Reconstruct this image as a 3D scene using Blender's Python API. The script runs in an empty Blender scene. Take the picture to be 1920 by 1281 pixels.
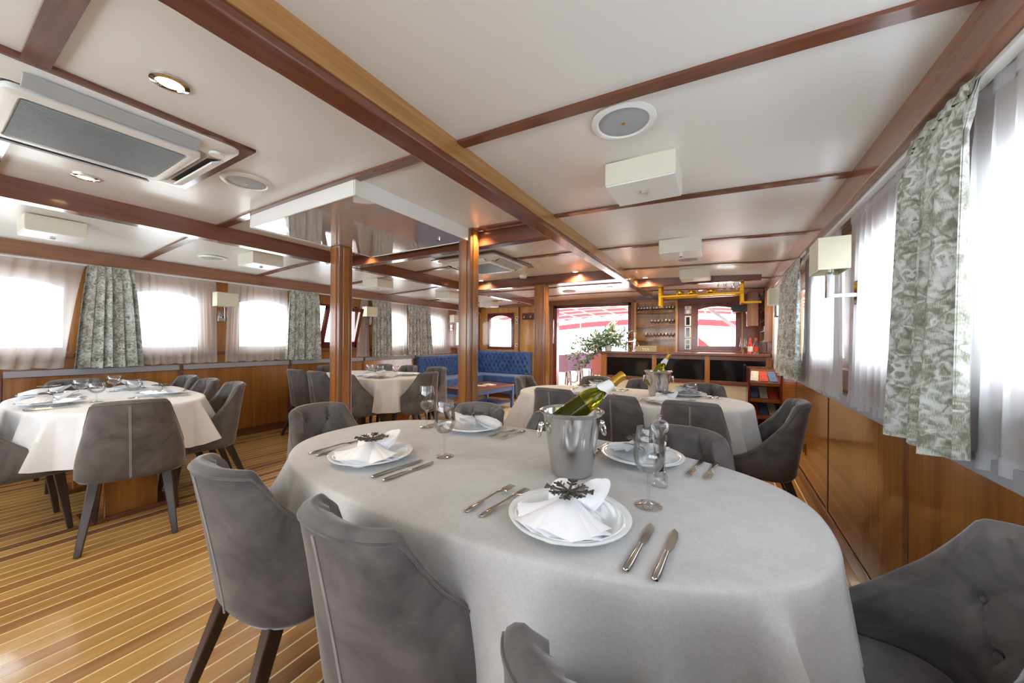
import bpy, bmesh, math, random
from mathutils import Vector, Matrix
PI = math.pi
rnd = random.Random(7)
S = bpy.context.scene
COL = S.collection

# ------------------------------------------------------------------ camera
H_CAM = 1.2
YAW, PITCH, ROLL, FPX = math.radians(30.4), 0.0, math.radians(.47), 670.0
fwd = Vector((-math.sin(YAW), math.cos(YAW), 0)); rgt = Vector((math.cos(YAW), math.sin(YAW), 0)); upv = rgt.cross(fwd)
r2 = rgt * math.cos(ROLL) + upv * math.sin(ROLL); u2 = upv * math.cos(ROLL) - rgt * math.sin(ROLL)
cam_d = bpy.data.cameras.new('camera'); cam = bpy.data.objects.new('camera', cam_d); COL.objects.link(cam)
cam_d.sensor_width = 36; cam_d.lens = FPX / 1920 * 36; cam_d.clip_start = .02; cam_d.clip_end = 200
m = Matrix((r2, u2, -fwd)).transposed().to_4x4(); m.translation = (0, 0, H_CAM); cam.matrix_world = m
S.camera = cam

# ------------------------------------------------------------------ sky, exposure
SKY = 3.0
w = bpy.data.worlds.new('sky'); S.world = w; w.use_nodes = True
bg = w.node_tree.nodes['Background']; bg.inputs[0].default_value = (.89, .95, 1, 1); bg.inputs[1].default_value = SKY
S.view_settings.view_transform = 'Standard'; S.view_settings.look = 'None'; S.view_settings.gamma = 1
S.view_settings.use_curve_mapping = False; S.view_settings.exposure = 1.65
cy = S.cycles
cy.max_bounces = 10; cy.diffuse_bounces = 5; cy.glossy_bounces = 4; cy.transmission_bounces = 6; cy.transparent_max_bounces = 24
cy.sample_clamp_indirect = 6; cy.caustics_reflective = False; cy.caustics_refractive = False; cy.blur_glossy = .5
try:
    cy.use_denoising = True; cy.denoiser = 'OPENIMAGEDENOISE'
except Exception: pass

# ------------------------------------------------------------------ room dimensions
XR, XL, YB, YF = .63, -5.15, 7.1, -1.6
XC = -2.26
def zc(x): return 2.085 - .0098 * (x - XC) ** 2          # cambered deck head
Z_CORN = 1.885; Z_SILL = .86; WIN_Z0, WIN_Z1 = 1.08, 1.74
def portal(loc, rot, sx, sy):
    l = bpy.data.lights.new('daylight_portal', 'AREA'); l.shape = 'RECTANGLE'; l.size = sx; l.size_y = sy; l.cycles.is_portal = True
    o = bpy.data.objects.new('daylight_portal', l); COL.objects.link(o); o.location = loc; o.rotation_euler = rot
L_WIN = [(-1.3, -.55), (-.35, .10), (.15, .77), (1.12, 1.74), (2.08, 2.70), (3.07, 3.74), (4.2, 4.82), (5.2, 5.86), (6.3, 6.85)]
R_WIN = [(-1.1, -.4), (-.15, .55), (.74, 1.50), (1.78, 2.46), (2.84, 3.54), (3.98, 4.68), (5.04, 5.6)]
for a, b in L_WIN: portal((XL - .05, (a + b) / 2, (WIN_Z0 + WIN_Z1) / 2), (0, -PI / 2, 0), WIN_Z1 - WIN_Z0, b - a)
for a, b in R_WIN: portal((XR + .05, (a + b) / 2, (WIN_Z0 + WIN_Z1) / 2), (0, PI / 2, 0), WIN_Z1 - WIN_Z0, b - a)
portal((-2.3, YB + .05, 1.0), (PI / 2, 0, PI), 1.6, 1.95)
portal((-2.26, YF - .05, 1.4), (PI / 2, 0, 0), 5.2, .8)  # portal for the added forward windows

# ------------------------------------------------------------------ materials
MATS = {}
def new_mat(name):
    mt = bpy.data.materials.new(name); mt.use_nodes = True; nt = mt.node_tree; MATS[name] = mt
    return mt, nt, nt.nodes['Principled BSDF']
def rgb(r, g, b):
    f = lambda c: (c / 255 / 12.92) if c / 255 <= .04045 else ((c / 255 + .055) / 1.055) ** 2.4
    return (f(r), f(g), f(b), 1)
def mixrgb(nt, fac, a, b):
    n = nt.nodes.new('ShaderNodeMix'); n.data_type = 'RGBA'
    for s, v in ((n.inputs[0], fac), (n.inputs[6], a), (n.inputs[7], b)):
        if hasattr(v, 'is_output') or isinstance(v, bpy.types.NodeSocket): nt.links.new(v, s)
        else: s.default_value = v
    return n.outputs[2]
def noise(nt, scale, vec=None, detail=4, dist=0.0, rough=.55):
    n = nt.nodes.new('ShaderNodeTexNoise'); n.inputs['Scale'].default_value = scale; n.inputs['Detail'].default_value = detail
    n.inputs['Distortion'].default_value = dist; n.inputs['Roughness'].default_value = rough
    if vec is not None: nt.links.new(vec, n.inputs['Vector'])
    return n.outputs['Fac']
def coords(nt, kind='Object', scale=(1, 1, 1), rnd_off=False):
    t = nt.nodes.new('ShaderNodeTexCoord'); mp = nt.nodes.new('ShaderNodeMapping'); mp.inputs['Scale'].default_value = scale
    nt.links.new(t.outputs[kind], mp.inputs['Vector'])
    if rnd_off:
        oi = nt.nodes.new('ShaderNodeObjectInfo'); ml = nt.nodes.new('ShaderNodeMath'); ml.operation = 'MULTIPLY'; ml.inputs[1].default_value = 37
        nt.links.new(oi.outputs['Random'], ml.inputs[0]); nt.links.new(ml.outputs[0], mp.inputs['Location'])
    return mp.outputs['Vector']
def ramp(nt, fac, stops, interp='LINEAR'):
    n = nt.nodes.new('ShaderNodeValToRGB'); n.color_ramp.interpolation = interp
    e = n.color_ramp.elements
    while len(e) < len(stops): e.new(.5)
    for el, (p, c) in zip(e, stops): el.position = p; el.color = c
    nt.links.new(fac, n.inputs[0]); return n.outputs[0]
def bump(nt, bsdf, fac, strength=.2, dist=.01):
    n = nt.nodes.new('ShaderNodeBump'); n.inputs['Strength'].default_value = strength; n.inputs['Distance'].default_value = dist
    nt.links.new(fac, n.inputs['Height']); nt.links.new(n.outputs[0], bsdf.inputs['Normal'])
def plain(name, c, rough=.5, metal=0, spec=.5, coat=0, var=.06, vscale=12):
    mt, nt, b = new_mat(name)
    f = noise(nt, vscale, coords(nt))
    d = tuple(max(0, x * (1 - var)) for x in c[:3]) + (1,); l = tuple(min(1, x * (1 + var)) for x in c[:3]) + (1,)
    nt.links.new(ramp(nt, f, [(.3, d), (.7, l)]), b.inputs['Base Color'])
    b.inputs['Roughness'].default_value = rough; b.inputs['Metallic'].default_value = metal
    b.inputs['Specular IOR Level'].default_value = spec; b.inputs['Coat Weight'].default_value = coat
    return mt
def wood(name, dark, mid, light, axis='Z', rough=.22, scale=6, rndv=.0, coat=.4):
    mt, nt, b = new_mat(name)
    s = {'X': (.06, 1, 1), 'Y': (1, .06, 1), 'Z': (1, 1, .06)}[axis]
    v = coords(nt, 'Object', s, True)
    f1 = noise(nt, scale, v, 3, 1.2); f2 = noise(nt, scale * 9, v, 2, .3)
    c = ramp(nt, f1, [(.28, dark), (.5, mid), (.72, light)])
    c = mixrgb(nt, .28, c, ramp(nt, f2, [(.35, dark), (.65, light)]))
    if rndv:
        oi = nt.nodes.new('ShaderNodeObjectInfo')
        hs = nt.nodes.new('ShaderNodeHueSaturation'); nt.links.new(c, hs.inputs['Color'])
        mr = nt.nodes.new('ShaderNodeMapRange'); mr.inputs['To Min'].default_value = 1 - rndv; mr.inputs['To Max'].default_value = 1 + rndv * .7
        nt.links.new(oi.outputs['Random'], mr.inputs[0]); nt.links.new(mr.outputs[0], hs.inputs['Value'])
        c = hs.outputs[0]
    nt.links.new(c, b.inputs['Base Color'])
    b.inputs['Roughness'].default_value = rough; b.inputs['Coat Weight'].default_value = coat; b.inputs['Coat Roughness'].default_value = .08
    return mt
PANEL = (rgb(126, 76, 30), rgb(156, 100, 44), rgb(178, 122, 62))
wood('teak_panel', *PANEL, 'Z', .2, 5)
wood('teak_panel_light', rgb(160, 108, 52), rgb(196, 142, 76), rgb(214, 166, 100), 'Z', .2, 5)
wood('teak_x', *PANEL, 'X', .2, 5)
MAH = (rgb(84, 46, 32), rgb(108, 62, 44), rgb(130, 80, 58))
for ax in 'XYZ': wood('mahogany_' + ax.lower(), *MAH, ax, .2, 7)
for ax in 'XYZ': wood('cherry_' + ax.lower(), rgb(106, 66, 46), rgb(132, 86, 60), rgb(154, 108, 80), ax, .22, 7)
wood('red_mahogany', rgb(74, 24, 20), rgb(98, 34, 28), rgb(120, 50, 40), 'Z', .2, 7)
wood('lit_beam_face', rgb(144, 98, 50), rgb(170, 122, 68), rgb(188, 144, 90), 'Y', .2, 7)  # window-lit tone of the long beam's side, put into the colour
wood('plank_a', rgb(166, 120, 62), rgb(190, 146, 82), rgb(206, 164, 100), 'Y', .2, 9, .14, .5)
wood('plank_b', rgb(146, 100, 54), rgb(168, 120, 70), rgb(186, 140, 86), 'Y', .2, 9, .14, .5)
wood('plank_c', rgb(110, 72, 46), rgb(132, 90, 58), rgb(152, 108, 72), 'Y', .2, 9, .12, .5)
wood('espresso', rgb(36, 24, 22), rgb(52, 36, 32), rgb(66, 48, 42), 'Z', .35, 14, 0, .2)
plain('caulk', rgb(236, 214, 164), .5)
plain('lacquer', rgb(231, 231, 228), .3, spec=.5, coat=.12, var=.012, vscale=2)
plain('white_plastic', rgb(232, 233, 230), .35, var=.01)
plain('warm_plastic', rgb(222, 219, 202), .4, var=.01)
plain('grey_plastic', rgb(170, 176, 180), .5, var=.02)
plain('slat_grey', rgb(128, 134, 138), .45, var=.02)
plain('dark_gap', rgb(38, 38, 38), .6)
plain('black_gloss', rgb(14, 16, 20), .08, spec=.6)
plain('matt_black', rgb(24, 24, 26), .5)
plain('cream_paint', rgb(224, 216, 190), .4, var=.02)
plain('shade_cream', rgb(222, 216, 190), .8, var=.02)
plain('porcelain', rgb(236, 240, 242), .1, spec=.55, coat=.5, var=.008)
plain('napkin_white', rgb(240, 241, 246), .85, spec=.2, var=.02)
plain('steel', rgb(205, 205, 205), .16, metal=1, var=.02)
plain('cutlery_steel', rgb(190, 186, 178), .14, metal=1, var=.02)
plain('chrome', rgb(225, 225, 228), .08, metal=1, var=.01)
plain('brass', rgb(214, 158, 40), .2, metal=1, var=.03)
plain('foil_gold', rgb(196, 150, 62), .32, metal=.8, var=.06, vscale=60)
plain('label_paper', rgb(232, 232, 230), .7, var=.02)
plain('glitter_dark', rgb(92, 90, 84), .35, metal=.85, var=.4, vscale=300)
plain('sill_grey', rgb(160, 160, 166), .6, var=.03)
plain('blue_paint', rgb(74, 96, 150), .5)
plain('sky_red', rgb(176, 40, 44), .7)
plain('red_glass', rgb(190, 40, 34), .15)
plain('paper_mix', rgb(214, 206, 190), .7, var=.25, vscale=40)
plain('paper_red', rgb(196, 66, 44), .7, var=.25, vscale=40)
plain('paper_blue', rgb(96, 120, 160), .7, var=.25, vscale=40)
plain('deck_wood', rgb(206, 160, 120), .5, var=.15)
plain('wicker', rgb(126, 116, 136), .8, var=.3, vscale=160)
plain('wicker_brown', rgb(140, 96, 88), .8, var=.3, vscale=160)
plain('rail_white', rgb(236, 232, 226), .4)
plain('orange_wood', rgb(214, 120, 62), .4, var=.15)
plain('leaf_dark', rgb(112, 142, 118), .6, var=.35, vscale=30)
plain('leaf_pale', rgb(176, 196, 174), .6, var=.3, vscale=30)
plain('petal_white', rgb(236, 236, 224), .7)
plain('box_sand', rgb(172, 160, 124), .6, var=.05)
plain('yellow_flower', rgb(222, 176, 84), .7, var=.3, vscale=40)
plain('rug_fluff', rgb(196, 182, 166), .95, var=.3, vscale=90)
plain('switch_white', rgb(236, 234, 226), .4)
plain('pepper', rgb(40, 32, 28), .8, var=.5, vscale=400)
plain('mirror_panel', rgb(196, 190, 190), .03, spec=1.0, coat=1, var=.005, vscale=1); MATS['mirror_panel'].node_tree.nodes['Principled BSDF'].inputs['IOR'].default_value = 1.9
# emissive lamp glass
mt, nt, b = new_mat('lamp_glow'); b.inputs['Emission Color'].default_value = (1, .78, .42, 1); b.inputs['Emission Strength'].default_value = 5
b.inputs['Base Color'].default_value = (1, .9, .7, 1)
def velvet(name, c, c2, sheen=.6):
    mt, nt, b = new_mat(name); v = coords(nt, 'Object', (1, 1, 1), True)
    f = noise(nt, 5, v, 5, 1.5, .6)
    nt.links.new(ramp(nt, f, [(.32, c), (.68, c2)]), b.inputs['Base Color'])
    b.inputs['Roughness'].default_value = .75; b.inputs['Sheen Weight'].default_value = sheen; b.inputs['Sheen Roughness'].default_value = .35
    b.inputs['Sheen Tint'].default_value = (.95, .95, 1, 1); b.inputs['Specular IOR Level'].default_value = .25
    bump(nt, b, noise(nt, 260, v, 2), .08, .002)
velvet('grey_velvet', rgb(78, 74, 74), rgb(110, 105, 103), .45); velvet('blue_velvet', rgb(56, 86, 140), rgb(78, 110, 164), .5)
velvet('grey_piping', rgb(140, 136, 136), rgb(160, 156, 154))
def linen(name, c, c2):
    mt, nt, b = new_mat(name); v = coords(nt, 'Object', (1, 1, 1))
    f = noise(nt, 7, v, 6, .6, .7); f2 = noise(nt, 180, v, 2)
    col = mixrgb(nt, .35, ramp(nt, f, [(.3, c), (.7, c2)]), ramp(nt, f2, [(.3, c), (.7, c2)]))
    nt.links.new(col, b.inputs['Base Color']); b.inputs['Roughness'].default_value = .9; b.inputs['Specular IOR Level'].default_value = .15
    b.inputs['Sheen Weight'].default_value = .15
    bump(nt, b, f2, .12, .002)
linen('cloth_grey', rgb(178, 177, 177), rgb(202, 201, 200)); linen('cloth_white', rgb(226, 227, 230), rgb(240, 241, 243))
linen('cloth_sand', rgb(206, 202, 196), rgb(224, 220, 215))
def glassy(name, tint=(1, 1, 1, 1), edge=.35, base=.04, rough=.02, mx_=.75):
    mt = bpy.data.materials.new(name); mt.use_nodes = True; nt = mt.node_tree; MATS[name] = mt
    nt.nodes.remove(nt.nodes['Principled BSDF']); out = nt.nodes['Material Output']
    t = nt.nodes.new('ShaderNodeBsdfTransparent'); t.inputs[0].default_value = tint
    g = nt.nodes.new('ShaderNodeBsdfGlossy'); g.inputs['Roughness'].default_value = rough
    lw = nt.nodes.new('ShaderNodeLayerWeight'); lw.inputs[0].default_value = edge
    mr = nt.nodes.new('ShaderNodeMapRange'); mr.inputs['To Min'].default_value = base; mr.inputs['To Max'].default_value = mx_
    nt.links.new(lw.outputs['Fresnel'], mr.inputs[0])
    mx = nt.nodes.new('ShaderNodeMixShader'); nt.links.new(mr.outputs[0], mx.inputs[0]); nt.links.new(t.outputs[0], mx.inputs[1]); nt.links.new(g.outputs[0], mx.inputs[2])
    nt.links.new(mx.outputs[0], out.inputs[0])
glassy('glass_clear', (.98, .984, .984, 1), .32, .03, .015, .62); glassy('glass_bright', (.97, .97, .97, 1), .3, .22, .1, .7); glassy('window_glass', (.97, .985, .98, 1), .12, .02, 0)
mt, nt, b = new_mat('bottle_glass'); b.inputs['Base Color'].default_value = (.42, .44, .02, 1); b.inputs['Transmission Weight'].default_value = .95
b.inputs['Roughness'].default_value = .03; b.inputs['IOR'].default_value = 1.35
mt, nt, b = new_mat('bottle_dark'); b.inputs['Base Color'].default_value = (.05, .09, .02, 1); b.inputs['Roughness'].default_value = .06
def sheer(name, trans, tint):
    mt = bpy.data.materials.new(name); mt.use_nodes = True; nt = mt.node_tree; MATS[name] = mt
    nt.nodes.remove(nt.nodes['Principled BSDF']); out = nt.nodes['Material Output']
    t = nt.nodes.new('ShaderNodeBsdfTransparent'); tl = nt.nodes.new('ShaderNodeBsdfTranslucent'); d = nt.nodes.new('ShaderNodeBsdfDiffuse')
    v = coords(nt, 'UV', (60, 1, 1)); f = noise(nt, 4, v, 3)
    c = ramp(nt, f, [(.3, tuple(x * .93 for x in tint[:3]) + (1,)), (.7, tint)])
    nt.links.new(c, tl.inputs[0]); nt.links.new(c, d.inputs[0])
    m1 = nt.nodes.new('ShaderNodeMixShader'); m1.inputs[0].default_value = .5; nt.links.new(tl.outputs[0], m1.inputs[1]); nt.links.new(d.outputs[0], m1.inputs[2])
    m2 = nt.nodes.new('ShaderNodeMixShader'); m2.inputs[0].default_value = 1 - trans; nt.links.new(t.outputs[0], m2.inputs[1]); nt.links.new(m1.outputs[0], m2.inputs[2])
    nt.links.new(m2.outputs[0], out.inputs[0])
sheer('sheer_white', .28, (.80, .82, .86, 1)); sheer('sheer_cream', .5, (.86, .83, .80, 1))
sheer('awning_red', .0, rgb(168, 70, 76))
def brocade():
    mt, nt, b = new_mat('brocade')
    t = nt.nodes.new('ShaderNodeTexCoord'); sp = nt.nodes.new('ShaderNodeSeparateXYZ'); nt.links.new(t.outputs['UV'], sp.inputs[0])
    def mth(op, a, bb=None, c=None):
        n = nt.nodes.new('ShaderNodeMath'); n.operation = op
        for i, vv in enumerate((a, bb, c)):
            if vv is None: continue
            if isinstance(vv, (int, float)): n.inputs[i].default_value = vv
            else: nt.links.new(vv, n.inputs[i])
        return n.outputs[0]
    # mirrored repeat 14 cm wide, half drop, so the scrolls read as damask
    u = mth('PINGPONG', sp.outputs['X'], .075)
    v_ = mth('PINGPONG', sp.outputs['Y'], .15)
    w1 = noise(nt, 20, t.outputs['UV'], 1); w2 = noise(nt, 17, t.outputs['UV'], 2)
    u = mth('ADD', u, mth('MULTIPLY', mth('SUBTRACT', w1, .5), .055)); v_ = mth('ADD', v_, mth('MULTIPLY', mth('SUBTRACT', w2, .5), .075))
    cb = nt.nodes.new('ShaderNodeCombineXYZ'); nt.links.new(u, cb.inputs[0]); nt.links.new(v_, cb.inputs[1])
    n1 = noise(nt, 40, cb.outputs[0], 3, .8); n2 = noise(nt, 22, cb.outputs[0], 1, .5)
    def ring(cx_, cy_, rad, th_):
        dx = mth('SUBTRACT', u, cx_); dy = mth('SUBTRACT', v_, cy_)
        d = mth('SQRT', mth('ADD', mth('MULTIPLY', dx, dx), mth('MULTIPLY', dy, dy)))
        return mth('SUBTRACT', 1, mth('MINIMUM', 1, mth('DIVIDE', mth('ABSOLUTE', mth('SUBTRACT', d, rad)), th_)))
    rg = ring(.040, .035, .024, .008)
    for q in ((.028, .10, .020, .008), (.075, .07, .027, .008), (.0, .15, .03, .009), (.062, .138, .014, .007), (.0, .065, .016, .007), (.075, .0, .018, .008)): rg = mth('MAXIMUM', rg, ring(*q))
    rg = mth('MULTIPLY', rg, mth('MULTIPLY', mth('MAXIMUM', 0, mth('SUBTRACT', n2, .38)), 5))
    fac = mth('ADD', mth('MULTIPLY', rg, .36), mth('MULTIPLY', n1, 1.2))
    weave = noise(nt, 1, coords(nt, 'UV', (900, 60, 1)), 2)
    fac = mth('ADD', fac, mth('MULTIPLY', mth('SUBTRACT', weave, .5), .7)); fac = mth('ADD', fac, mth('MULTIPLY', mth('SUBTRACT', noise(nt, 9, t.outputs['UV'], 2), .5), .7))
    c = ramp(nt, fac, [(.36, rgb(116, 115, 100)), (.55, rgb(148, 148, 132)), (.72, rgb(190, 193, 188)), (.9, rgb(212, 215, 213))])
    nt.links.new(c, b.inputs['Base Color']); b.inputs['Roughness'].default_value = .55; b.inputs['Sheen Weight'].default_value = .2
    bump(nt, b, fac, .15, .002)
brocade()
mt, nt, b = new_mat('wicker_weave')
ck = nt.nodes.new('ShaderNodeTexChecker'); ck.inputs['Scale'].default_value = 90; ck.inputs[1].default_value = rgb(150, 138, 160); ck.inputs[2].default_value = rgb(88, 78, 104)
nt.links.new(coords(nt), ck.inputs['Vector']); nt.links.new(ck.outputs[0], b.inputs['Base Color']); b.inputs['Roughness'].default_value = .7
def M(n): return MATS[n]

# ------------------------------------------------------------------ mesh helpers
class MB:
    def __init__(s): s.v = []; s.f = []; s.uv = {}; s.mx = None
    def add(s, vs, fs, uvs=None):
        o = len(s.v)
        for i, p in enumerate(vs):
            p = Vector(p)
            if s.mx is not None: p = s.mx @ p
            s.v.append(p)
            if uvs: s.uv[o + i] = uvs[i]
        s.f += [tuple(i + o for i in f) for f in fs]; return s
    def box(s, x0, x1, y0, y1, z0, z1):
        vs = [(x, y, z) for x in (x0, x1) for y in (y0, y1) for z in (z0, z1)]
        return s.add(vs, [(0, 1, 3, 2), (4, 6, 7, 5), (0, 4, 5, 1), (2, 3, 7, 6), (0, 2, 6, 4), (1, 5, 7, 3)])
    def bar(s, p, q, w, h, up=(0, 0, 1), w1=None, h1=None):
        p, q = Vector(p), Vector(q); d = (q - p).normalized(); up = Vector(up)
        sx = d.cross(up)
        if sx.length < 1e-5: sx = d.cross(Vector((0, 1, 0)))
        sx.normalize(); sy = sx.cross(d); w1 = w if w1 is None else w1; h1 = h if h1 is None else h1
        vs = [p + sx * a * w / 2 + sy * c * h / 2 for a, c in ((-1, -1), (1, -1), (1, 1), (-1, 1))] + [q + sx * a * w1 / 2 + sy * c * h1 / 2 for a, c in ((-1, -1), (1, -1), (1, 1), (-1, 1))]
        return s.add(vs, [(3, 2, 1, 0), (4, 5, 6, 7), (0, 1, 5, 4), (1, 2, 6, 5), (2, 3, 7, 6), (3, 0, 4, 7)])
    def tube(s, pts, r, n=8, cap=True):
        pts = [Vector(p) for p in pts]; rs = r if isinstance(r, (list, tuple)) else [r] * len(pts)
        vs = []; prev = None
        for i, p in enumerate(pts):
            d = (pts[min(i + 1, len(pts) - 1)] - pts[max(i - 1, 0)]).normalized()
            a = prev - d * prev.dot(d) if prev is not None else d.orthogonal()
            if a.length < 1e-6: a = d.orthogonal()
            a.normalize(); prev = a; b2 = d.cross(a)
            vs += [p + (a * math.cos(t * 2 * PI / n) + b2 * math.sin(t * 2 * PI / n)) * rs[i] for t in range(n)]
        fs = [(i * n + t, i * n + (t + 1) % n, (i + 1) * n + (t + 1) % n, (i + 1) * n + t) for i in range(len(pts) - 1) for t in range(n)]
        if cap: fs += [tuple(range(n))[::-1], tuple(range((len(pts) - 1) * n, len(pts) * n))]
        return s.add(vs, fs)
    def lathe(s, prof, n=32, c=(0, 0, 0), closed=False):
        vs = [(c[0] + r * math.cos(2 * PI * t / n), c[1] + r * math.sin(2 * PI * t / n), c[2] + z) for r, z in prof for t in range(n)]
        k = len(prof); fs = [(i * n + t, i * n + (t + 1) % n, (i + 1) % k * n + (t + 1) % n, (i + 1) % k * n + t) for i in range(k if closed else k - 1) for t in range(n)]
        return s.add(vs, fs)
    def grid(s, fn, nu, nv, wrap=False, uv=None):
        vs = []; us = []
        for j in range(nv + 1):
            for i in range(nu if wrap else nu + 1):
                vs.append(fn(i / nu, j / nv)); us.append(uv(i / nu, j / nv) if uv else None)
        W = nu if wrap else nu + 1
        fs = [(j * W + i, j * W + (i + 1) % W, (j + 1) * W + (i + 1) % W, (j + 1) * W + i) for j in range(nv) for i in range(nu)]
        return s.add(vs, fs, us if uv else None)
    def prism(s, poly, z0, z1):
        n = len(poly)
        return s.add([(x, y, z0) for x, y in poly] + [(x, y, z1) for x, y in poly], [tuple(range(n))[::-1], tuple(range(n, 2 * n))] + [(i, (i + 1) % n, n + (i + 1) % n, n + i) for i in range(n)])
    def mesh(s, name, mat, smooth=False, bevel=0, seg=2, solid=0):
        me = bpy.data.meshes.new(name); me.from_pydata([tuple(p) for p in s.v], [], s.f)
        if s.uv:
            lay = me.uv_layers.new(name='UVMap')
            for lp in me.loops: lay.data[lp.index].uv = s.uv.get(lp.vertex_index, (0, 0))
        bm = bmesh.new(); bm.from_mesh(me)
        if not s.uv: bmesh.ops.remove_doubles(bm, verts=bm.verts, dist=1e-6)
        bmesh.ops.recalc_face_normals(bm, faces=bm.faces)
        if bevel:
            ed = [e for e in bm.edges if len(e.link_faces) == 2 and e.calc_face_angle(0) > .5]
            bmesh.ops.bevel(bm, geom=ed, offset=bevel, segments=seg, profile=.5, affect='EDGES', clamp_overlap=True)
        if solid: bmesh.ops.solidify(bm, geom=bm.faces[:], thickness=solid)
        bm.to_mesh(me); bm.free()
        if smooth:
            me.shade_smooth()
            try: me.set_sharp_from_angle(angle=math.radians(50 if smooth is True else smooth))
            except Exception: pass
        me.materials.append(M(mat)); return me
    def build(s, name, mat, parent=None, **k):
        o = bpy.data.objects.new(name, s.mesh(name, mat, **k)); COL.objects.link(o)
        if parent is not None: o.parent = parent
        return o
def tag(o, label=None, cat=None, group=None, kind=None):
    if label: o['label'] = label
    if cat: o['category'] = cat
    if group: o['group'] = group
    if kind: o['kind'] = kind
    return o
def empty(name, loc=(0, 0, 0), rz=0, label=None, cat=None, group=None, kind=None):
    o = bpy.data.objects.new(name, None); COL.objects.link(o); o.location = loc; o.rotation_euler = (0, 0, rz); o.empty_display_size = .1
    return tag(o, label, cat, group, kind)
def link_mesh(name, me, parent=None, loc=(0, 0, 0), rot=(0, 0, 0)):
    o = bpy.data.objects.new(name, me); COL.objects.link(o); o.location = loc; o.rotation_euler = rot
    if parent is not None: o.parent = parent
    return o
def copy_thing(src, loc, rz, label=None, group=None):
    r = src.copy(); COL.objects.link(r); r.location = loc; r.rotation_euler = (0, 0, rz)
    if label: r['label'] = label
    if group: r['group'] = group
    for ch in src.children:
        c = ch.copy(); COL.objects.link(c); c.parent = r
        for g in ch.children:
            d = g.copy(); COL.objects.link(d); d.parent = c
    return r
class Maker:
    "first call returns the prototype itself, later calls copies"
    def __init__(s, fn): s.fn = fn; s.p = None
    def __call__(s, loc, rz, label, group=None):
        if s.p is None:
            s.p = s.fn(); s.p.location = loc; s.p.rotation_euler = (0, 0, rz); s.p['label'] = label
            if group: s.p['group'] = group
            return s.p
        return copy_thing(s.p, loc, rz, label, group)
def sm(t): t = max(0., min(1., t)); return t * t * (3 - 2 * t)
def lerp(a, b, t): return a + (b - a) * t

# ================================================================== SETTING
def struct(o): o['kind'] = 'structure'; return o
# ---- floor: pale caulk bed with teak planks proud of it
floor = struct(MB().box(XL, XR, YF, YB + .1, -.06, -.0008).build('floor', 'caulk'))
PW = .0805; xs = XL
cache = {}
k = 0
while xs < XR - .01:
    x1 = min(xs + PW - .0085, XR)
    key = rnd.choices(['plank_a', 'plank_b', 'plank_c'], [.52, .32, .16])[0]
    MB().box(xs, x1, YF, YB + .1, -.006, 0).build('plank', key, floor)
    xs += PW
# ---- walls with window openings
def wall_with_holes(name, mat, mapf, a0, a1, z0, z1, holes, depth):
    mb = MB()
    def seg(p0, p1, q0, q1):
        if p1 - p0 < 1e-4 or q1 - q0 < 1e-4: return
        c = [mapf(a, z, d) for a in (p0, p1) for z in (q0, q1) for d in (0, depth)]
        mb.add(c, [(0, 1, 3, 2), (4, 6, 7, 5), (0, 4, 5, 1), (2, 3, 7, 6), (0, 2, 6, 4), (1, 5, 7, 3)])
    cur = a0
    for h0, h1, hz0, hz1 in sorted(holes):
        seg(cur, h0, z0, z1); seg(h0, h1, z0, hz0); seg(h0, h1, hz1, z1); cur = h1
    seg(cur, a1, z0, z1)
    return struct(mb.build(name, mat))
mapR = lambda a, z, d: (XR + d, a, z)
mapL = lambda a, z, d: (XL - d, a, z)
mapB = lambda a, z, d: (a, YB + d, z)
mapF = lambda a, z, d: (a, YF - d, z)
ZT = 2.1
wall_r = wall_with_holes('wall_right', 'teak_panel', mapR, YF, YB, -.05, ZT, [(a, b, WIN_Z0, WIN_Z1) for a, b in R_WIN], .09)
wall_l = wall_with_holes('wall_left', 'teak_panel', mapL, YF, YB, -.05, ZT, [(a, b, WIN_Z0, WIN_Z1) for a, b in L_WIN], .09)
BW1 = (-4.84, -4.12, 1.02, 1.86); BW2 = (-.43, .27, 1.08, 1.90); DOOR = (-3.1, -1.5, -.05, 1.97)
wall_b = wall_with_holes('wall_back', 'teak_panel_light', mapB, XL - .09, XR + .09, -.05, ZT, [BW1, BW2, DOOR], .09)
wall_f = wall_with_holes('wall_front', 'teak_panel', mapF, XL - .09, XR + .09, -.05, ZT, [(-4.9, .4, 1.0, 1.8)], .09)  # unseen wall, its wide opening added to let in fill light
wn = [0]
def window(mapf, a0, a1, z0, z1, fw, rise, fmat, depth=.05, off=.0, panes=1):
    wn[0] += 1
    n = 14
    def inner(t):
        pts = [(a0 + fw, z0 + fw), (a1 - fw, z0 + fw)]
        for i in range(n + 1):
            a = lerp(a1 - fw, a0 + fw, i / n); u = (i / n - .5) * 2
            pts.append((a, z1 - fw - rise * u * u))
        return pts
    inn = inner(0); outp = [(a0, z0), (a1, z0)] + [(lerp(a1, a0, i / n), z1) for i in range(n + 1)]
    N = len(inn); mb = MB(); vs = []
    for d in (off, off + depth):
        vs += [mapf(a, z, d) for a, z in outp] + [mapf(a, z, d) for a, z in inn]
    fs = []
    for i in range(N):
        j = (i + 1) % N
        fs += [(i, j, N + j, N + i), (2 * N + i, 3 * N + i, 3 * N + j, 2 * N + j), (i, 2 * N + i, 2 * N + j, j), (N + i, N + j, 3 * N + j, 3 * N + i)]
    mb.add(vs, fs)
    root = empty('window_%d' % wn[0], kind='structure')
    mb.build('window_frame', fmat, root)
    g = MB(); zz = z1 - fw
    d = off + depth * .5
    vs = [mapf(a, z, d) for a, z in inn]
    g.add(vs, [tuple(range(N))]); g.build('pane', 'window_glass', root)
    return root
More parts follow.
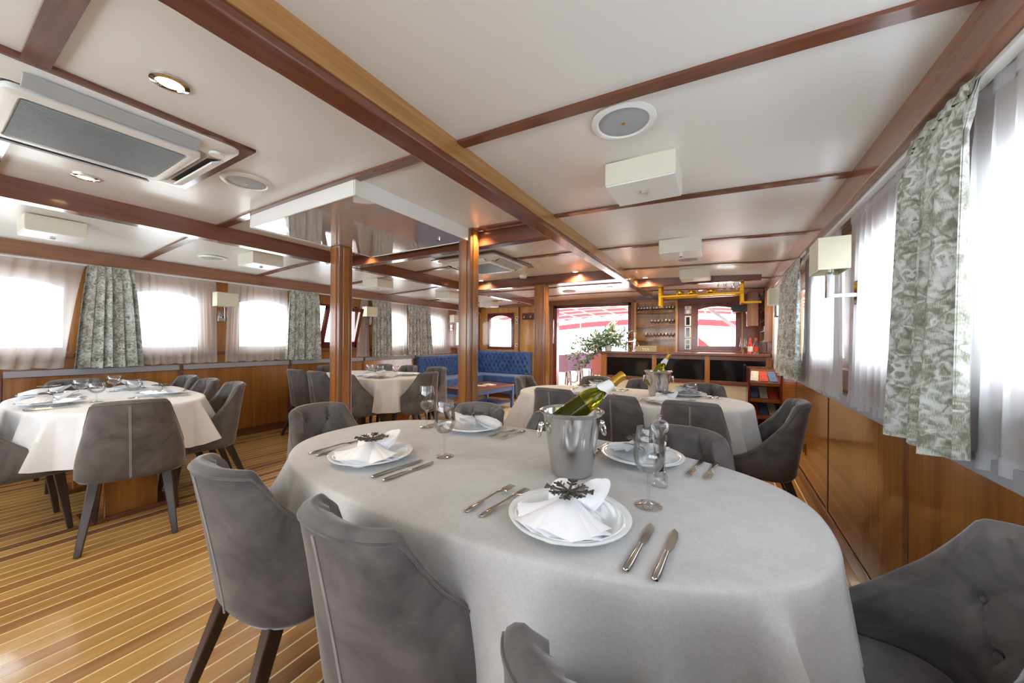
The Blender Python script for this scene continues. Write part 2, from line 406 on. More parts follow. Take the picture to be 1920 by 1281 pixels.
for a, b in R_WIN: window(mapR, a, b, WIN_Z0, WIN_Z1, .035, .05, 'mahogany_z', .05, .02)
for i, (a, b) in enumerate(L_WIN):
    if i == 5: continue
    window(mapL, a, b, WIN_Z0, WIN_Z1, .035, .05, 'mahogany_z', .05, .02)
window(mapB, *BW1, .06, .07, 'red_mahogany', .08, -.02)
window(mapB, *BW2, .07, .05, 'red_mahogany', .08, -.02)
# unseen forward windows behind the camera, added for frontal fill light
for i in range(4):
    a = -4.9 + i * 5.3 / 4; window(mapF, a, a + 5.3 / 4, 1.0, 1.8, .05, .02, 'mahogany_z', .05, .02)
# the hopper window: fixed red frame, sash swung inwards at the bottom hinge
a, b = L_WIN[5]
wn[0] += 1
hw = empty('window_%d' % wn[0], kind='structure')
mb = MB()
for y0, y1, z0, z1 in ((a, a + .035, WIN_Z0, WIN_Z1), (b - .035, b, WIN_Z0, WIN_Z1), (a, b, WIN_Z0, WIN_Z0 + .04), (a, b, WIN_Z1 - .03, WIN_Z1)):
    mb.box(XL - .05, XL + .02, y0, y1, z0, z1)
mb.build('window_frame', 'red_mahogany', hw)
sash = MB(); ang = math.radians(17); sash.mx = Matrix.Translation((XL + .02, 0, WIN_Z0 + .05)) @ Matrix.Rotation(ang, 4, 'Y')
hh = WIN_Z1 - WIN_Z0 - .06
for y0, y1, z0, z1 in ((a + .03, a + .085, 0, hh), (b - .085, b - .03, 0, hh), (a + .03, b - .03, 0, .055), (a + .03, b - .03, hh - .05, hh)):
    sash.box(0, .045, y0, y1, z0, z1)
so = sash.build('sash', 'red_mahogany', hw)
g = MB(); g.mx = sash.mx; g.box(.018, .024, a + .07, b - .07, .04, hh - .04); g.build('pane', 'window_glass', so)
g = MB(); g.mx = sash.mx; g.box(.045, .06, (a + b) / 2 - .03, (a + b) / 2 + .03, hh - .05, hh - .02); g.build('catch', 'chrome', so)
# ---- wainscot panels, strips, baseboards, sills, cornices
RS = [-1.6, -.4, .78, 1.96, 3.14, 4.32, 5.5, 7.1]; LS = [-1.6, -.75, .4, 1.55, 2.7, 3.87, 5.02, 7.1]
for ys, wallo, x0, sgn in ((RS, wall_r, XR, -1), (LS, wall_l, XL, 1)):
    for i in range(len(ys) - 1):
        xa, xb = sorted((x0 - sgn * .002, x0 + sgn * .012))
        MB().box(xa, xb, ys[i] + .018, ys[i + 1] - .018, .09, Z_SILL - .005).build('wainscot_panel', 'teak_panel', wallo, bevel=.002, seg=1)
        if i:
            xa, xb = sorted((x0 - sgn * .002, x0 + sgn * .016))
            MB().box(xa, xb, ys[i] - .017, ys[i] + .017, .06, Z_SILL).build('panel_strip', 'mahogany_z', wallo, bevel=.003)
for nm, x0, sgn in (('right', XR, -1), ('left', XL, 1)):
    xa, xb = sorted((x0 - sgn * .002, x0 + sgn * .022))
    struct(MB().box(xa, xb, YF, YB, 0, .085).build('baseboard_' + nm, 'mahogany_y', bevel=.004))
struct(MB().box(XL, DOOR[0], YB - .02, YB + .002, 0, .085).build('baseboard_back', 'mahogany_x', bevel=.004))
tn = [0]
def trim(mb, mat, **k):
    tn[0] += 1; return struct(mb.build('trim_%d' % tn[0], mat, **k))
for x0, sgn, ys in ((XR, -1, RS), (XL, 1, LS)):
    for i in range(len(ys) - 1):      # sill boards, one per bay
        xa, xb = sorted((x0, x0 + sgn * .045))
        trim(MB().box(xa, xb, ys[i] + .02, ys[i + 1] - .02, Z_SILL, Z_SILL + .055), 'sill_grey', bevel=.003)
    # window shelf above the sill
    xa, xb = sorted((x0, x0 + sgn * .03))
    trim(MB().box(xa, xb, YF, YB, WIN_Z0 - .06, WIN_Z0 - .025), 'mahogany_y', bevel=.003)
    xa, xb = sorted((x0, x0 + sgn * .11))
    trim(MB().box(xa, xb, YF, YB, Z_CORN, 2.06), 'cherry_y', bevel=.005)                      # cornice box
    xa, xb = sorted((x0 + sgn * .045, x0 + sgn * .075))
    trim(MB().box(xa, xb, YF, YB, Z_CORN - .016, Z_CORN), 'white_plastic', bevel=.003)         # curtain rail
trim(MB().box(XL, XR, YB - .05, YB, 1.985, 2.06), 'cherry_x', bevel=.004)
trim(MB().box(XL, XL + .06, YB - .06, YB, .9, 2.0), 'cherry_z', bevel=.004)
# ---- ceiling: cambered lacquer panels with wooden battens
ceiling = struct(MB().grid(lambda u, v: (lerp(XL - .1, XR + .1, u), lerp(YF - .1, YB + .1, v), zc(lerp(XL - .1, XR + .1, u)) + .03), 24, 1).build('ceiling', 'lacquer', solid=.03))
BEAMS = [(-1.095, -1.0), (-3.425, -3.33)]
bays = [(XL, -3.33, ), (-3.425, -1.0), (-1.095, XR)]
BY = [YF, -.83, .21, 1.235, 2.265, 3.295, 4.33, 5.34, 6.3, YB]
for bx0, bx1 in bays:
    for j in range(len(BY) - 1):
        def fpan(u, v, a=bx0, b=bx1, c=BY[j] + .01, d=BY[j + 1] - .01):
            x = lerp(a, b, u); return (x, lerp(c, d, v), zc(x))
        pn = MB(); pn.grid(fpan, 8, 1); pn.grid(lambda u, v: (fpan(u, v)[0], fpan(u, v)[1], fpan(u, v)[2] + .012), 8, 1)
        nb = 9; e0 = [i for i in range(nb)] + [nb * 2 - 1 - i for i in range(nb)]; pn.f += [(e0[i], e0[(i + 1) % 18], e0[(i + 1) % 18] + 18, e0[i] + 18) for i in range(18)]
        pn.build('ceiling_panel', 'lacquer', ceiling, smooth=True)
    for y in BY[1:-1]:
        wdt = .05 if bx0 > -2 else .06
        mb = MB()
        for i in range(8):
            xa, xb = lerp(bx0, bx1, i / 8), lerp(bx0, bx1, (i + 1) / 8)
            mb.add([(xa, y - wdt / 2, zc(xa) - .012), (xb, y - wdt / 2, zc(xb) - .012), (xb, y + wdt / 2, zc(xb) - .012), (xa, y + wdt / 2, zc(xa) - .012),
                    (xa, y - wdt / 2, zc(xa) + .01), (xb, y - wdt / 2, zc(xb) + .01), (xb, y + wdt / 2, zc(xb) + .01), (xa, y + wdt / 2, zc(xa) + .01)],
                   [(3, 2, 1, 0), (0, 1, 5, 4), (2, 3, 7, 6), (4, 5, 6, 7)])
        mb.build('batten', 'mahogany_x', ceiling)
ZBM = 1.955
for (x0, x1) in BEAMS: trim(MB().box(x0, x1, YF, YB if x0 < -2 else 6.3, ZBM, 2.09), 'mahogany_y', bevel=.006)
trim(MB().box(BEAMS[0][1], BEAMS[0][1] + .006, YF, 6.3, ZBM + .03, 2.08), 'lit_beam_face')  # thin facing paints the window light on the beam's side
for y in (2.39, 4.37): trim(MB().box(BEAMS[1][1], BEAMS[0][0], y - .045, y + .045, ZBM + .005, 2.09), 'mahogany_x', bevel=.006)
trim(MB().box(BEAMS[0][1], .4, 5.1, 5.18, ZBM, 2.08), 'mahogany_x', bevel=.005)
trim(MB().box(DOOR[0] - .1, DOOR[0] - .02, YB - .06, YB, 0, 2.0), 'cherry_z', bevel=.006)
# ---- doorway
door = empty('door_1', kind='structure')
mb = MB(); mb.box(DOOR[0], DOOR[0] + .06, YB - .03, YB + .1, 0, 1.97); mb.box(DOOR[1] - .06, DOOR[1], YB - .03, YB + .1, 0, 1.97); mb.box(DOOR[0], DOOR[1], YB - .03, YB + .1, 1.91, 1.97)
mb.build('door_frame', 'red_mahogany', door, bevel=.004)
mb = MB(); mb.box(DOOR[0] - .075, DOOR[0] - .02, YB + .11, YB + .15, .02, 1.95); mb.build('sliding_leaf', 'red_mahogany', door)
mb = MB(); mb.tube([(DOOR[0] + .0, YB - .035, 1.16), (DOOR[0] + .0, YB - .07, 1.17), (DOOR[0] + .0, YB - .07, 1.68), (DOOR[0] + .0, YB - .035, 1.69)], .011); mb.build('door_handle', 'chrome', door, smooth=True)
mb = MB(); mb.box(DOOR[1] - .05, DOOR[1] - .02, YB - .045, YB - .03, 1.0, 1.12); mb.tube([(DOOR[1] - .035, YB - .04, 1.06), (DOOR[1] - .035, YB - .08, 1.06), (DOOR[1] - .09, YB - .08, 1.06)], .008); mb.build('door_lock', 'chrome', door, smooth=True)

# ================================================================== PILLARS AND CEILING FITTINGS
def pillar(x, y, s, z1, label):
    p = empty('pillar', (x, y, 0), 0, label, 'pillar', 'wooden pillars')
    h = s / 2
    MB().box(-h, h, -h, h, 0, z1).build('post', 'cherry_z', p, bevel=.006)
    for sx, sy in ((1, 0), (-1, 0), (0, 1), (0, -1)):
        mb = MB(); t = h * .45
        if sx: mb.box(*sorted((sx * h * .9, sx * (h + .008))), -t, t, .1, z1 - .01)
        else: mb.box(-t, t, *sorted((sy * h * .9, sy * (h + .008))), .1, z1 - .01)
        mb.build('face_strip', 'teak_panel', p, bevel=.003)
    MB().box(-h - .012, h + .012, -h - .012, h + .012, 0, .09).build('plinth', 'mahogany_z', p, bevel=.004)
    return p
pillar(-2.80, 1.89, .125, 1.99, 'polished wooden pillar under the corner of the glossy ceiling panel')
pillar(-1.75, 2.29, .115, zc(-1.75), 'polished wooden pillar lit by the yellow downlight beside the glossy panel')
pillar(-2.1, 4.36, .15, ZBM + .005, 'polished wooden pillar between the blue sofa and the open doorway')
tag(MB().box(-2.86, -1.72, 1.24, 2.24, 1.99, 2.06).build('ceiling_mirror_panel', 'mirror_panel', bevel=.002), 'large glossy white panel box fixed to the ceiling', 'ceiling panel')
pm = MB().box(-2.86, -1.72, 1.24, 2.24, 2.0, 2.09)
rim = bpy.data.objects['ceiling_mirror_panel']
mb = MB()
for x0, x1, y0, y1 in ((-2.868, -2.8605, 1.232, 2.248), (-1.7195, -1.712, 1.232, 2.248), (-2.855, -1.725, 1.232, 1.2395), (-2.855, -1.725, 2.2405, 2.248)): mb.box(x0, x1, y0, y1, 1.986, 2.082)
mb.build('panel_rim', 'white_plastic', rim)
for x, y in ((-1.9, 2.1), (-2.7, 1.4)): MB().lathe([(0, 0), (.014, 0), (.014, .014), (0, .014)], 12, (x, y, 1.977)).build('panel_screw', 'chrome', rim)

def ac_unit():
    t = empty('air_conditioner', cat='air conditioner')
    s = .41
    mb = MB()
    for x0, x1, y0, y1 in ((-s, s, -s, -s + .045), (-s, s, s - .045, s), (-s, -s + .045, -s, s), (s - .045, s, -s, s)): mb.box(x0, x1, y0, y1, -.012, .0)
    mb.build('wooden_frame', 'mahogany_y', t)
    # white body: rounded-square dish profile
    def rs(r, c, z, n=10):
        pts = []
        for q in range(4):
            cx_, cy_ = [(1, 1), (-1, 1), (-1, -1), (1, -1)][q]
            for i in range(n): a = q * PI / 2 + i / (n - 1) * PI / 2; pts.append((cx_ * (r - c) + c * math.cos(a), cy_ * (r - c) + c * math.sin(a), z))
        return pts
    rings = [rs(.375, .05, -.005), rs(.372, .05, -.02), rs(.33, .05, -.032), rs(.285, .05, -.045), rs(.285, .05, -.02)]
    mb = MB(); n = len(rings[0]); vs = [p for r in rings for p in r]
    mb.add(vs, [(i * n + j, i * n + (j + 1) % n, (i + 1) * n + (j + 1) % n, (i + 1) * n + j) for i in range(len(rings) - 1) for j in range(n)] + [tuple(range(4 * n, 5 * n))])
    mb.build('fascia', 'white_plastic', t, smooth=True)
    # vent slots with flaps
    for q in range(4):
        rot = Matrix.Rotation(q * PI / 2, 4, 'Z')
        mb = MB(); mb.mx = rot; mb.box(-.22, .22, .292, .335, -.0445, -.034); mb.build('vent_slot', 'dark_gap', t)
        mb = MB(); mb.mx = rot @ Matrix.Translation((0, .33, -.046)) @ Matrix.Rotation(.5, 4, 'X'); mb.box(-.23, .23, -.028, .028, -.004, .004); mb.build('vent_flap', 'grey_plastic' if q % 2 else 'white_plastic', t, bevel=.002)
    rings = [rs(.262, .03, -.04), rs(.262, .03, -.06), rs(.25, .03, -.066), rs(.225, .02, -.066), rs(.225, .02, -.058)]
    mb = MB(); n = len(rings[0]); vs = [p for r in rings for p in r]
    mb.add(vs, [(i * n + j, i * n + (j + 1) % n, (i + 1) * n + (j + 1) % n, (i + 1) * n + j) for i in range(4) for j in range(n)] + [tuple(range(4 * n, 5 * n))])
    gr = mb.build('grille', 'white_plastic', t, smooth=True)
    mb = MB()
    for i in range(30): x = -.2 + i * .4 / 29; mb.box(x - .0045, x + .0045, -.218, .218, -.066, -.059)
    tag(mb.build('louvre_slats', 'slat_grey', gr), kind='stuff')
    for x, y in ((.3, .3), (-.3, -.3)): MB().lathe([(0, -.05), (.028, -.05), (.03, -.04)], 16, (x, y, 0)).build('sensor_disc', 'white_plastic', t)
    return t
mk_ac = Maker(ac_unit)
mk_ac((-2.29, .42, zc(-2.29) - .001), 0, 'square ceiling air conditioner with ribbed grille, in front of the glossy panel', 'ceiling air conditioners')
mk_ac((-2.3, 3.29, zc(-2.3) - .013), 0, 'square ceiling air conditioner with ribbed grille, between the wooden pillars', 'ceiling air conditioners')
def speaker():
    t = empty('ceiling_speaker', cat='speaker')
    MB().lathe([(0, .0), (.118, 0), (.118, -.008), (.098, -.014), (.092, -.008)], 40).build('rim', 'white_plastic', t, smooth=True)
    MB().lathe([(0, -.012), (.05, -.011), (.093, -.007)], 40).build('mesh_cover', 'grey_plastic', t, smooth=True)
    MB().lathe([(0, -.016), (.006, -.016), (.006, -.011)], 10).build('badge', 'brass', t)
    return t
mk_sp = Maker(speaker)
for x, y, l in ((-.33, 1.39, 'round white ceiling speaker beside the square lamp near the panelled wall'), (-2.3, .97, 'round white ceiling speaker next to the first air conditioner'),
                (-4.5, 1.6, 'round white ceiling speaker above the window-side tables'), (-.3, 4.0, 'round white ceiling speaker on the bar side of the ceiling'),
                (-2.3, 5.87, 'round white ceiling speaker in front of the doorway'), (-2.28, 6.45, 'round white ceiling speaker closest to the doorway')):
    mk_sp((x, y, zc(x)), 0, l, 'round ceiling speakers')
def sq_lamp():
    t = empty('ceiling_lamp', cat='ceiling lamp'); a, b_ = .155, .14
    MB().box(-a, a, -b_, b_, -.105, .0).build('lamp_box', 'warm_plastic', t, bevel=.004)
    MB().box(-a + .004, a - .004, -b_ + .004, b_ - .004, -.112, -.104).build('glass_diffuser', 'white_plastic', t, bevel=.002)
    MB().box(-.013, .013, -.013, .013, -.125, -.11).build('knob', 'chrome', t, bevel=.002)
    return t
mk_lamp = Maker(sq_lamp)
LAMPS = [(-.33, 1.83, 'square white ceiling lamp above the table with the pepper mill'), (-.3, 3.3, 'square white ceiling lamp above the oval table before the bar'), (-.27, 4.66, 'square white ceiling lamp nearest the bar'),
         (-4.22, .55, 'square white ceiling lamp above the table by the first brocade curtain'), (-4.05, 1.84, 'square white ceiling lamp above the first window sconce'), (-4.2, 3.4, 'square white ceiling lamp above the open window'),
         (-4.17, 4.85, 'square white ceiling lamp above the double brocade curtains'), (-4.3, 6.35, 'square white ceiling lamp above the blue sofa')]
for x, y, l in LAMPS: mk_lamp((x, y, zc(x)), 0, l, 'square ceiling lamps')
def downlight():
    t = empty('downlight', cat='downlight')
    MB().lathe([(.0, 0.001), (.052, 0), (.052, -.006), (.038, -.01), (.034, -.003)], 28).build('ring', 'chrome', t, smooth=True)
    MB().lathe([(0, -.005), (.033, -.005), (.034, -.002)], 24).build('bulb', 'lamp_glow', t)
    return t
mk_dl = Maker(downlight)
DL = [(-1.64, .46, 'lit round downlight beside the first air conditioner, towards the long beam'), (-3.0, .5, 'lit round downlight beside the first air conditioner, towards the windows'),
      (-1.64, 2.28, 'lit round downlight right beside the yellow-lit pillar'), (-3.0, 2.28, 'lit round downlight at the window corner of the glossy panel'),
      (-3.0, 4.22, 'lit round downlight by the cross beam, towards the sofa'), (-1.58, 4.24, 'lit round downlight by the cross beam, towards the bar'), (-1.55, 5.7, 'lit round downlight in front of the doorway'),
      (-2.25, 5.34, 'lit round downlight between the sofa and the bar'), (-3.0, 6.0, 'lit round downlight in front of the back window'), (-.3, 6.45, 'lit round downlight behind the bar'),
      (-.88, 4.98, 'lit round downlight above the brass rack, towards the doorway'), (.27, 5.46, 'lit round downlight above the brass rack, towards the panelled wall')]
for x, y, l in DL:
    mk_dl((x, y, zc(x)), 0, l, 'recessed downlights')
    sp = bpy.data.lights.new('downlight_lamp', 'SPOT'); sp.energy = 6 if y < 3 else 14; sp.color = (1, .74, .42) if y < 3 else (1, .84, .62); sp.spot_size = 2.2 if y < 3 else 2.8; sp.spot_blend = .7; sp.shadow_soft_size = .03
    so = bpy.data.objects.new('downlight_lamp', sp); COL.objects.link(so); so.location = (x, y, zc(x) - .02)
t = empty('smoke_detector', (-2.3, 4.2, zc(-2.3)), 0, 'small white round smoke detector by the cross beam', 'smoke detector')
MB().lathe([(0, 0), (.05, 0), (.05, -.022), (.04, -.035), (.0, -.04)], 28).build('housing', 'white_plastic', t, smooth=True)
MB().lathe([(.03, -.034), (.034, -.039), (.026, -.041)], 20).build('vent_ring', 'grey_plastic', t)

# ================================================================== CURTAINS
def curtain(kind, x0, sgn, yt, yb, label, group, folds=9, amp=.02, z1=Z_CORN - .018, z0=.9, seed=0, mat=None, wav=.5):
    r = random.Random(seed); ph = [r.uniform(0, 6.28) for _ in range(6)]
    wd = max(abs(yb[1] - yb[0]), .2); nu = int(folds * 14); nv = 22
    def fn(u, v):
        e = v ** .75
        y = lerp(lerp(yt[0], yt[1], u), lerp(yb[0], yb[1], u), e)
        a = 2 * PI * folds * u + ph[0] + .9 * math.sin(2 * PI * u * 1.7 + ph[1]) + .35 * v * math.sin(2 * PI * u * 3 + ph[2])
        k = amp * (.55 + .45 * math.sin(2 * PI * u * 2.3 + ph[3])) * (.55 + .45 * e)
        if v < .1: k *= .75
        d = k * math.cos(a) + amp * .3 * math.sin(2 * a + ph[4]) * e
        y += wav * wd / folds * .30 * math.sin(a + 1.2) * (.4 + .6 * e)
        z = lerp(z1, z0 + .006 * math.sin(a * .5 + ph[5]), v)
        if kind == 'brocade': d += .012 * math.exp(-((v - .07) / .03) ** 2) * math.cos(a * 2)
        if kind == 'brocade' and v < .12: d *= lerp(.45, 1, v / .12); d -= .02 * (1 - v / .12)
        return (x0 + sgn * d, y, z)
    cum = [0.]
    for i in range(nu): cum.append(cum[-1] + (Vector(fn((i + 1) / nu, .55)) - Vector(fn(i / nu, .55))).length)
    uvf = lambda u, v: (cum[min(nu, round(u * nu))], -v * (z1 - z0))
    mb = MB(); mb.grid(fn, nu, nv, uv=uvf)
    if kind == 'brocade':
        def fb(u, v): p = fn(u, v); return (p[0] - sgn * .004, p[1], p[2])
        mb.grid(fb, nu, nv, uv=uvf)      # lining
    root = empty('brocade_curtain' if kind == 'brocade' else 'sheer_curtain', (0, 0, 0), 0, label, 'curtain', group)
    mb.build('drape', mat or ('brocade' if kind == 'brocade' else 'sheer_white'), root, smooth=80)
    # gathered heading tape
    def ft(u, v):
        p = fn(u, lerp(0, .045, v)); return (p[0] + sgn * .004, p[1], p[2] + .008)
    hm = MB(); hm.grid(ft, nu, 1, uv=lambda u, v: (u * wd * 1.7, v * .04)); hm.build('heading_tape', mat or ('brocade' if kind == 'brocade' else 'sheer_white'), root, smooth=80)
    if kind != 'brocade':
        def fh(u, v):
            p = fn(u, lerp(.955, 1, v)); return (p[0] + sgn * .003, p[1], p[2])
        hm = MB(); hm.grid(fh, nu, 1, uv=lambda u, v: (u * wd * 1.7, v * .04)); hm.build('hem', mat or 'sheer_white', root, smooth=80)
    return root
CXR, CXL = .555, XL + .075
GS, GB = 'sheer window curtains', 'patterned brocade curtains'
for i, (yt, yb, lab) in enumerate([((-.9, 1.52), (-.9, 1.56), 'white sheer curtain on the panelled wall, beside the squeezed-in chair'),
        ((1.64, 2.53), (1.70, 2.56), 'white sheer curtain between the large brocade curtain and the cream wall lamp'), ((2.72, 3.7), (2.70, 3.8), 'white sheer curtain between the cream wall lamp and the far brocade curtain'),
        ((4.2, 4.98), (4.3, 4.95), 'white sheer curtain between the far brocade curtain and the second wall lamp'), ((5.08, 5.82), (5.1, 5.82), 'white sheer curtain between the second wall lamp and the bar shelf')]):
    curtain('sheer', CXR + .034, -1, yt, yb, lab, GS, folds=max(5, int((yt[1] - yt[0]) * 13)), amp=.016, seed=20 + i, z0=.885)
curtain('brocade', CXR - .03, -1, (1.34, 1.69), (1.36, 1.78), 'large grey-green brocade curtain on the panelled wall beside the pepper mill table', GB, 6, .055, seed=31, z0=.90, wav=.35)
curtain('brocade', CXR - .05, -1, (3.48, 4.38), (3.6, 4.55), 'grey-green brocade curtain on the panelled wall between the two wall lamps', GB, 5.5, .045, seed=32, z0=.9, wav=.7)
for i, (yt, yb, f, lab) in enumerate([((-1.2, .86), (-1.2, .74), 22, 'wide cream sheer curtain by the first brocade curtain, without a wall lamp'),
        ((1.14, 1.85), (1.17, 1.87), 11, 'cream sheer curtain between the first brocade curtain and window-side wall lamp'), ((1.96, 2.64), (1.93, 2.66), 11, 'cream sheer curtain between the first window-side lamp and second brocade curtain'),
        ((3.80, 3.93), (3.72, 3.98), 4, 'narrow bunched cream sheer curtain beside the open tilted window'), ((4.33, 4.78), (4.33, 4.8), 8, 'cream sheer curtain between two brocade curtains near the sofa'),
        ((5.32, 5.93), (5.38, 6.04), 9, 'cream sheer curtain above the blue sofa, beside the brocade curtain'), ((6.22, 6.88), (6.26, 6.9), 9, 'cream sheer curtain above the blue sofa, in the room corner')]):
    curtain('sheer', CXL - .02, 1, yt, yb, lab, GS, f, .014, seed=50 + i, z0=.93, mat='sheer_cream')
for i, (yt, yb, f, lab) in enumerate([((.85, 1.15), (.76, 1.22), 6, 'grey-green brocade curtain behind the white-clothed table, between two bright windows'), ((2.64, 3.06), (2.6, 3.08), 6, 'grey-green brocade curtain right beside the open tilted window'),
        ((3.95, 4.36), (3.96, 4.38), 6, 'grey-green brocade curtain beside the second window-side wall lamp'), ((4.76, 5.33), (4.76, 5.42), 7, 'grey-green brocade curtain at the end of the blue sofa')]):
    curtain('brocade', CXL + .045, 1, yt, yb, lab, GB, f, .036, seed=70 + i, z0=.925, wav=.7)

# ---- wall lamps
def sconce():      # wall at +x side, lamp sticks out to -x
    t = empty('wall_lamp', cat='wall lamp')
    mb = MB(); w_, d_, h_ = .105, .062, .08
    for x0, x1, y0, y1 in ((-d_, -d_ + .003, -w_, w_), (d_ - .003, d_, -w_, w_), (-d_, d_, -w_, -w_ + .003), (-d_, d_, w_ - .003, w_)): mb.box(x0, x1, y0, y1, -h_, h_)
    mb.box(-d_, d_, -w_, w_, h_ - .004, h_)
    mb.build('shade', 'shade_cream', t)
    mb = MB(); mb.box(-.012, .012, -.016, .016, -.2, -.05); mb.box(-.012, .125, -.016, .016, -.212, -.192); mb.build('bracket_arm', 'chrome', t, bevel=.002)
    MB().box(.105, .14, -.035, .035, -.25, -.13).build('wall_plate', 'chrome', t, bevel=.003)
    MB().tube([(0, 0, -.08), (0, 0, .02)], .018, 12).build('bulb_holder', 'white_plastic', t)
    return t
mk_sc = Maker(sconce)
for x, y, z, rz, l in ((.475, 2.42, 1.65, 0, 'cream box-shaded wall lamp on the panelled wall, with chrome bracket, larger view near the brocade'), (.475, 4.55, 1.68, 0, 'cream box-shaded wall lamp on the panelled wall close to the bar'),
                       (XL + .14, 1.91, 1.66, PI, 'cream box-shaded wall lamp between the first two window-side sheer curtains'), (XL + .14, 3.9, 1.67, PI, 'cream box-shaded wall lamp beside the open tilted window'),
                       (XL + .14, 6.08, 1.68, PI, 'cream box-shaded wall lamp above the blue sofa')):
    mk_sc((x, y, z), rz, l, 'box-shaded wall lamps')
bpy.data.objects['wall_lamp']['label'] = 'cream box-shaded wall lamp on the panelled wall beside the large brocade curtain'

# ================================================================== TABLES
def superell(a, b, n, th):
    c, s = math.cos(th), math.sin(th)
    return (a * abs(c) ** (2 / n) * (1 if c >= 0 else -1), b * abs(s) ** (2 / n) * (1 if s >= 0 else -1))
def outline(a, b, n, N):
    # points evenly spaced by arc length, with outward normals
    dn = [superell(a, b, n, 2 * PI * i / 4000) for i in range(4001)]
    L = [0]
    for p, q in zip(dn, dn[1:]): L.append(L[-1] + math.dist(p, q))
    pts = []; j = 0
    for i in range(N):
        tgt = L[-1] * i / N
        while L[j + 1] < tgt: j += 1
        f = (tgt - L[j]) / max(1e-9, L[j + 1] - L[j]); pts.append((lerp(dn[j][0], dn[j + 1][0], f), lerp(dn[j][1], dn[j + 1][1], f)))
    nr = []
    for i in range(N):
        p, q = pts[i - 1], pts[(i + 1) % N]; dx, dy = q[0] - p[0], q[1] - p[1]; l = math.hypot(dx, dy); nr.append((dy / l, -dx / l))
    return pts, nr
def dining_table(cx, cy, a, b, tlabel, clabel, mat, drop=.29, corner=.4, seed=0, n=2.5, amp=1.0):
    t = empty('dining_table', (cx, cy, 0), 0, tlabel, 'table', 'dining tables')
    pts, nr = outline(a - .012, b - .012, n, 72)
    MB().prism(pts, .705, .74).build('tabletop', 'mahogany_x', t)
    for s in (-1, 1):
        MB().box(s * a * .55 - .09, s * a * .55 + .09, -.13, .13, .02, .71).build('pedestal', 'teak_panel', t, bevel=.006)
        MB().box(s * a * .55 - .12, s * a * .55 + .12, -.22, .22, 0, .03).build('foot', 'mahogany_x', t, bevel=.004)
    MB().box(-a * .6, a * .6, -.03, .03, .64, .705).build('apron_rail', 'mahogany_x', t)
    # cloth: rectangular, so it hangs lower and folds at the oval's corners
    N = 220; pts, nr = outline(a, b, n, N); r = random.Random(seed)
    A, B = a + drop, b + drop
    D = []
    for (x, y), (nx, ny) in zip(pts, nr):
        d1 = (A - abs(x)) / max(abs(nx), 1e-3); d2 = (B - abs(y)) / max(abs(ny), 1e-3); D.append(min(d1, d2, corner))
    for _ in range(6): D = [(D[i - 1] + D[i] + D[(i + 1) % N]) / 3 for i in range(N)]
    ph = [r.uniform(0, 6.28) for _ in range(8)]
    mb = MB(); vs = [(0, 0, .752)]; fs = []
    rings = []
    for f in (.3, .6, .85, .96):
        rings.append([(x * f, y * f, .752) for x, y in pts])
    rings.append([(x - nx * .008, y - ny * .008, .752) for (x, y), (nx, ny) in zip(pts, nr)])
    rings.append([(x + nx * .001, y + ny * .001, .749) for (x, y), (nx, ny) in zip(pts, nr)])
    rings.append([(x + nx * .006, y + ny * .006, .742) for (x, y), (nx, ny) in zip(pts, nr)])
    R = 14
    for k in range(1, R + 1):
        t_ = k / R; row = []
        for i in range(N):
            (x, y), (nx, ny) = pts[i], nr[i]; th = 2 * PI * i / N; s = t_ * D[i]
            ck = max(0., (D[i] - drop) / max(1e-3, corner - drop))
            fold = amp * (.010 * math.sin(17 * th + ph[0]) + .008 * math.sin(29 * th + ph[1]) + ck * (.085 * (1 - 2 * abs(math.sin(11 * th + ph[2])) ** .7) + .02 * math.sin(31 * th + ph[3])))
            off = .008 + s * (.10 + .10 * ck) + fold * (s / .3) ** .95
            off = max(off, .006 + .04 * s)
            zz = .742 - math.sqrt(max(0, s * s - min((off - .006), .85 * s) ** 2))
            row.append((x + nx * off, y + ny * off, zz))
        rings.append(row)
    for rg in rings: vs += rg
    fs += [(0, 1 + i, 1 + (i + 1) % N) for i in range(N)]
    for k in range(len(rings) - 1):
        o0, o1 = 1 + k * N, 1 + (k + 1) * N
        fs += [(o0 + i, o1 + i, o1 + (i + 1) % N, o0 + (i + 1) % N) for i in range(N)]
    mb.add(vs, fs)
    c = mb.build('tablecloth', mat, smooth=80); c.location = (cx, cy, 0)
    tag(c, clabel, 'tablecloth', 'tablecloths')
    return t
T1 = (-.715, 1.135, .945, .5); T4 = (-.72, 3.10, .92, .5); T2 = (-4.0, .80, .78, .47); T3 = (-3.95, 3.13, .78, .5)
dining_table(*T1, 'oval dining table carrying the big ice bucket and the pepper mill', 'light grey cloth on the oval table with the pepper mill', 'cloth_grey', .30, .44, 3, amp=1.5)
dining_table(*T4, 'oval dining table standing in front of the bar', 'pale cloth on the oval table in front of the bar', 'cloth_sand', .30, .40, 5)
dining_table(*T2, 'oval dining table beside the window-side brocade curtain', 'white cloth on the window-side table with squat goblets on it', 'cloth_white', .25, .32, 8, amp=1.3)
dining_table(*T3, 'oval dining table by the open window, behind the pillar', 'sand-white cloth on the table by the open window', 'cloth_sand', .30, .37, 13, amp=1.3)

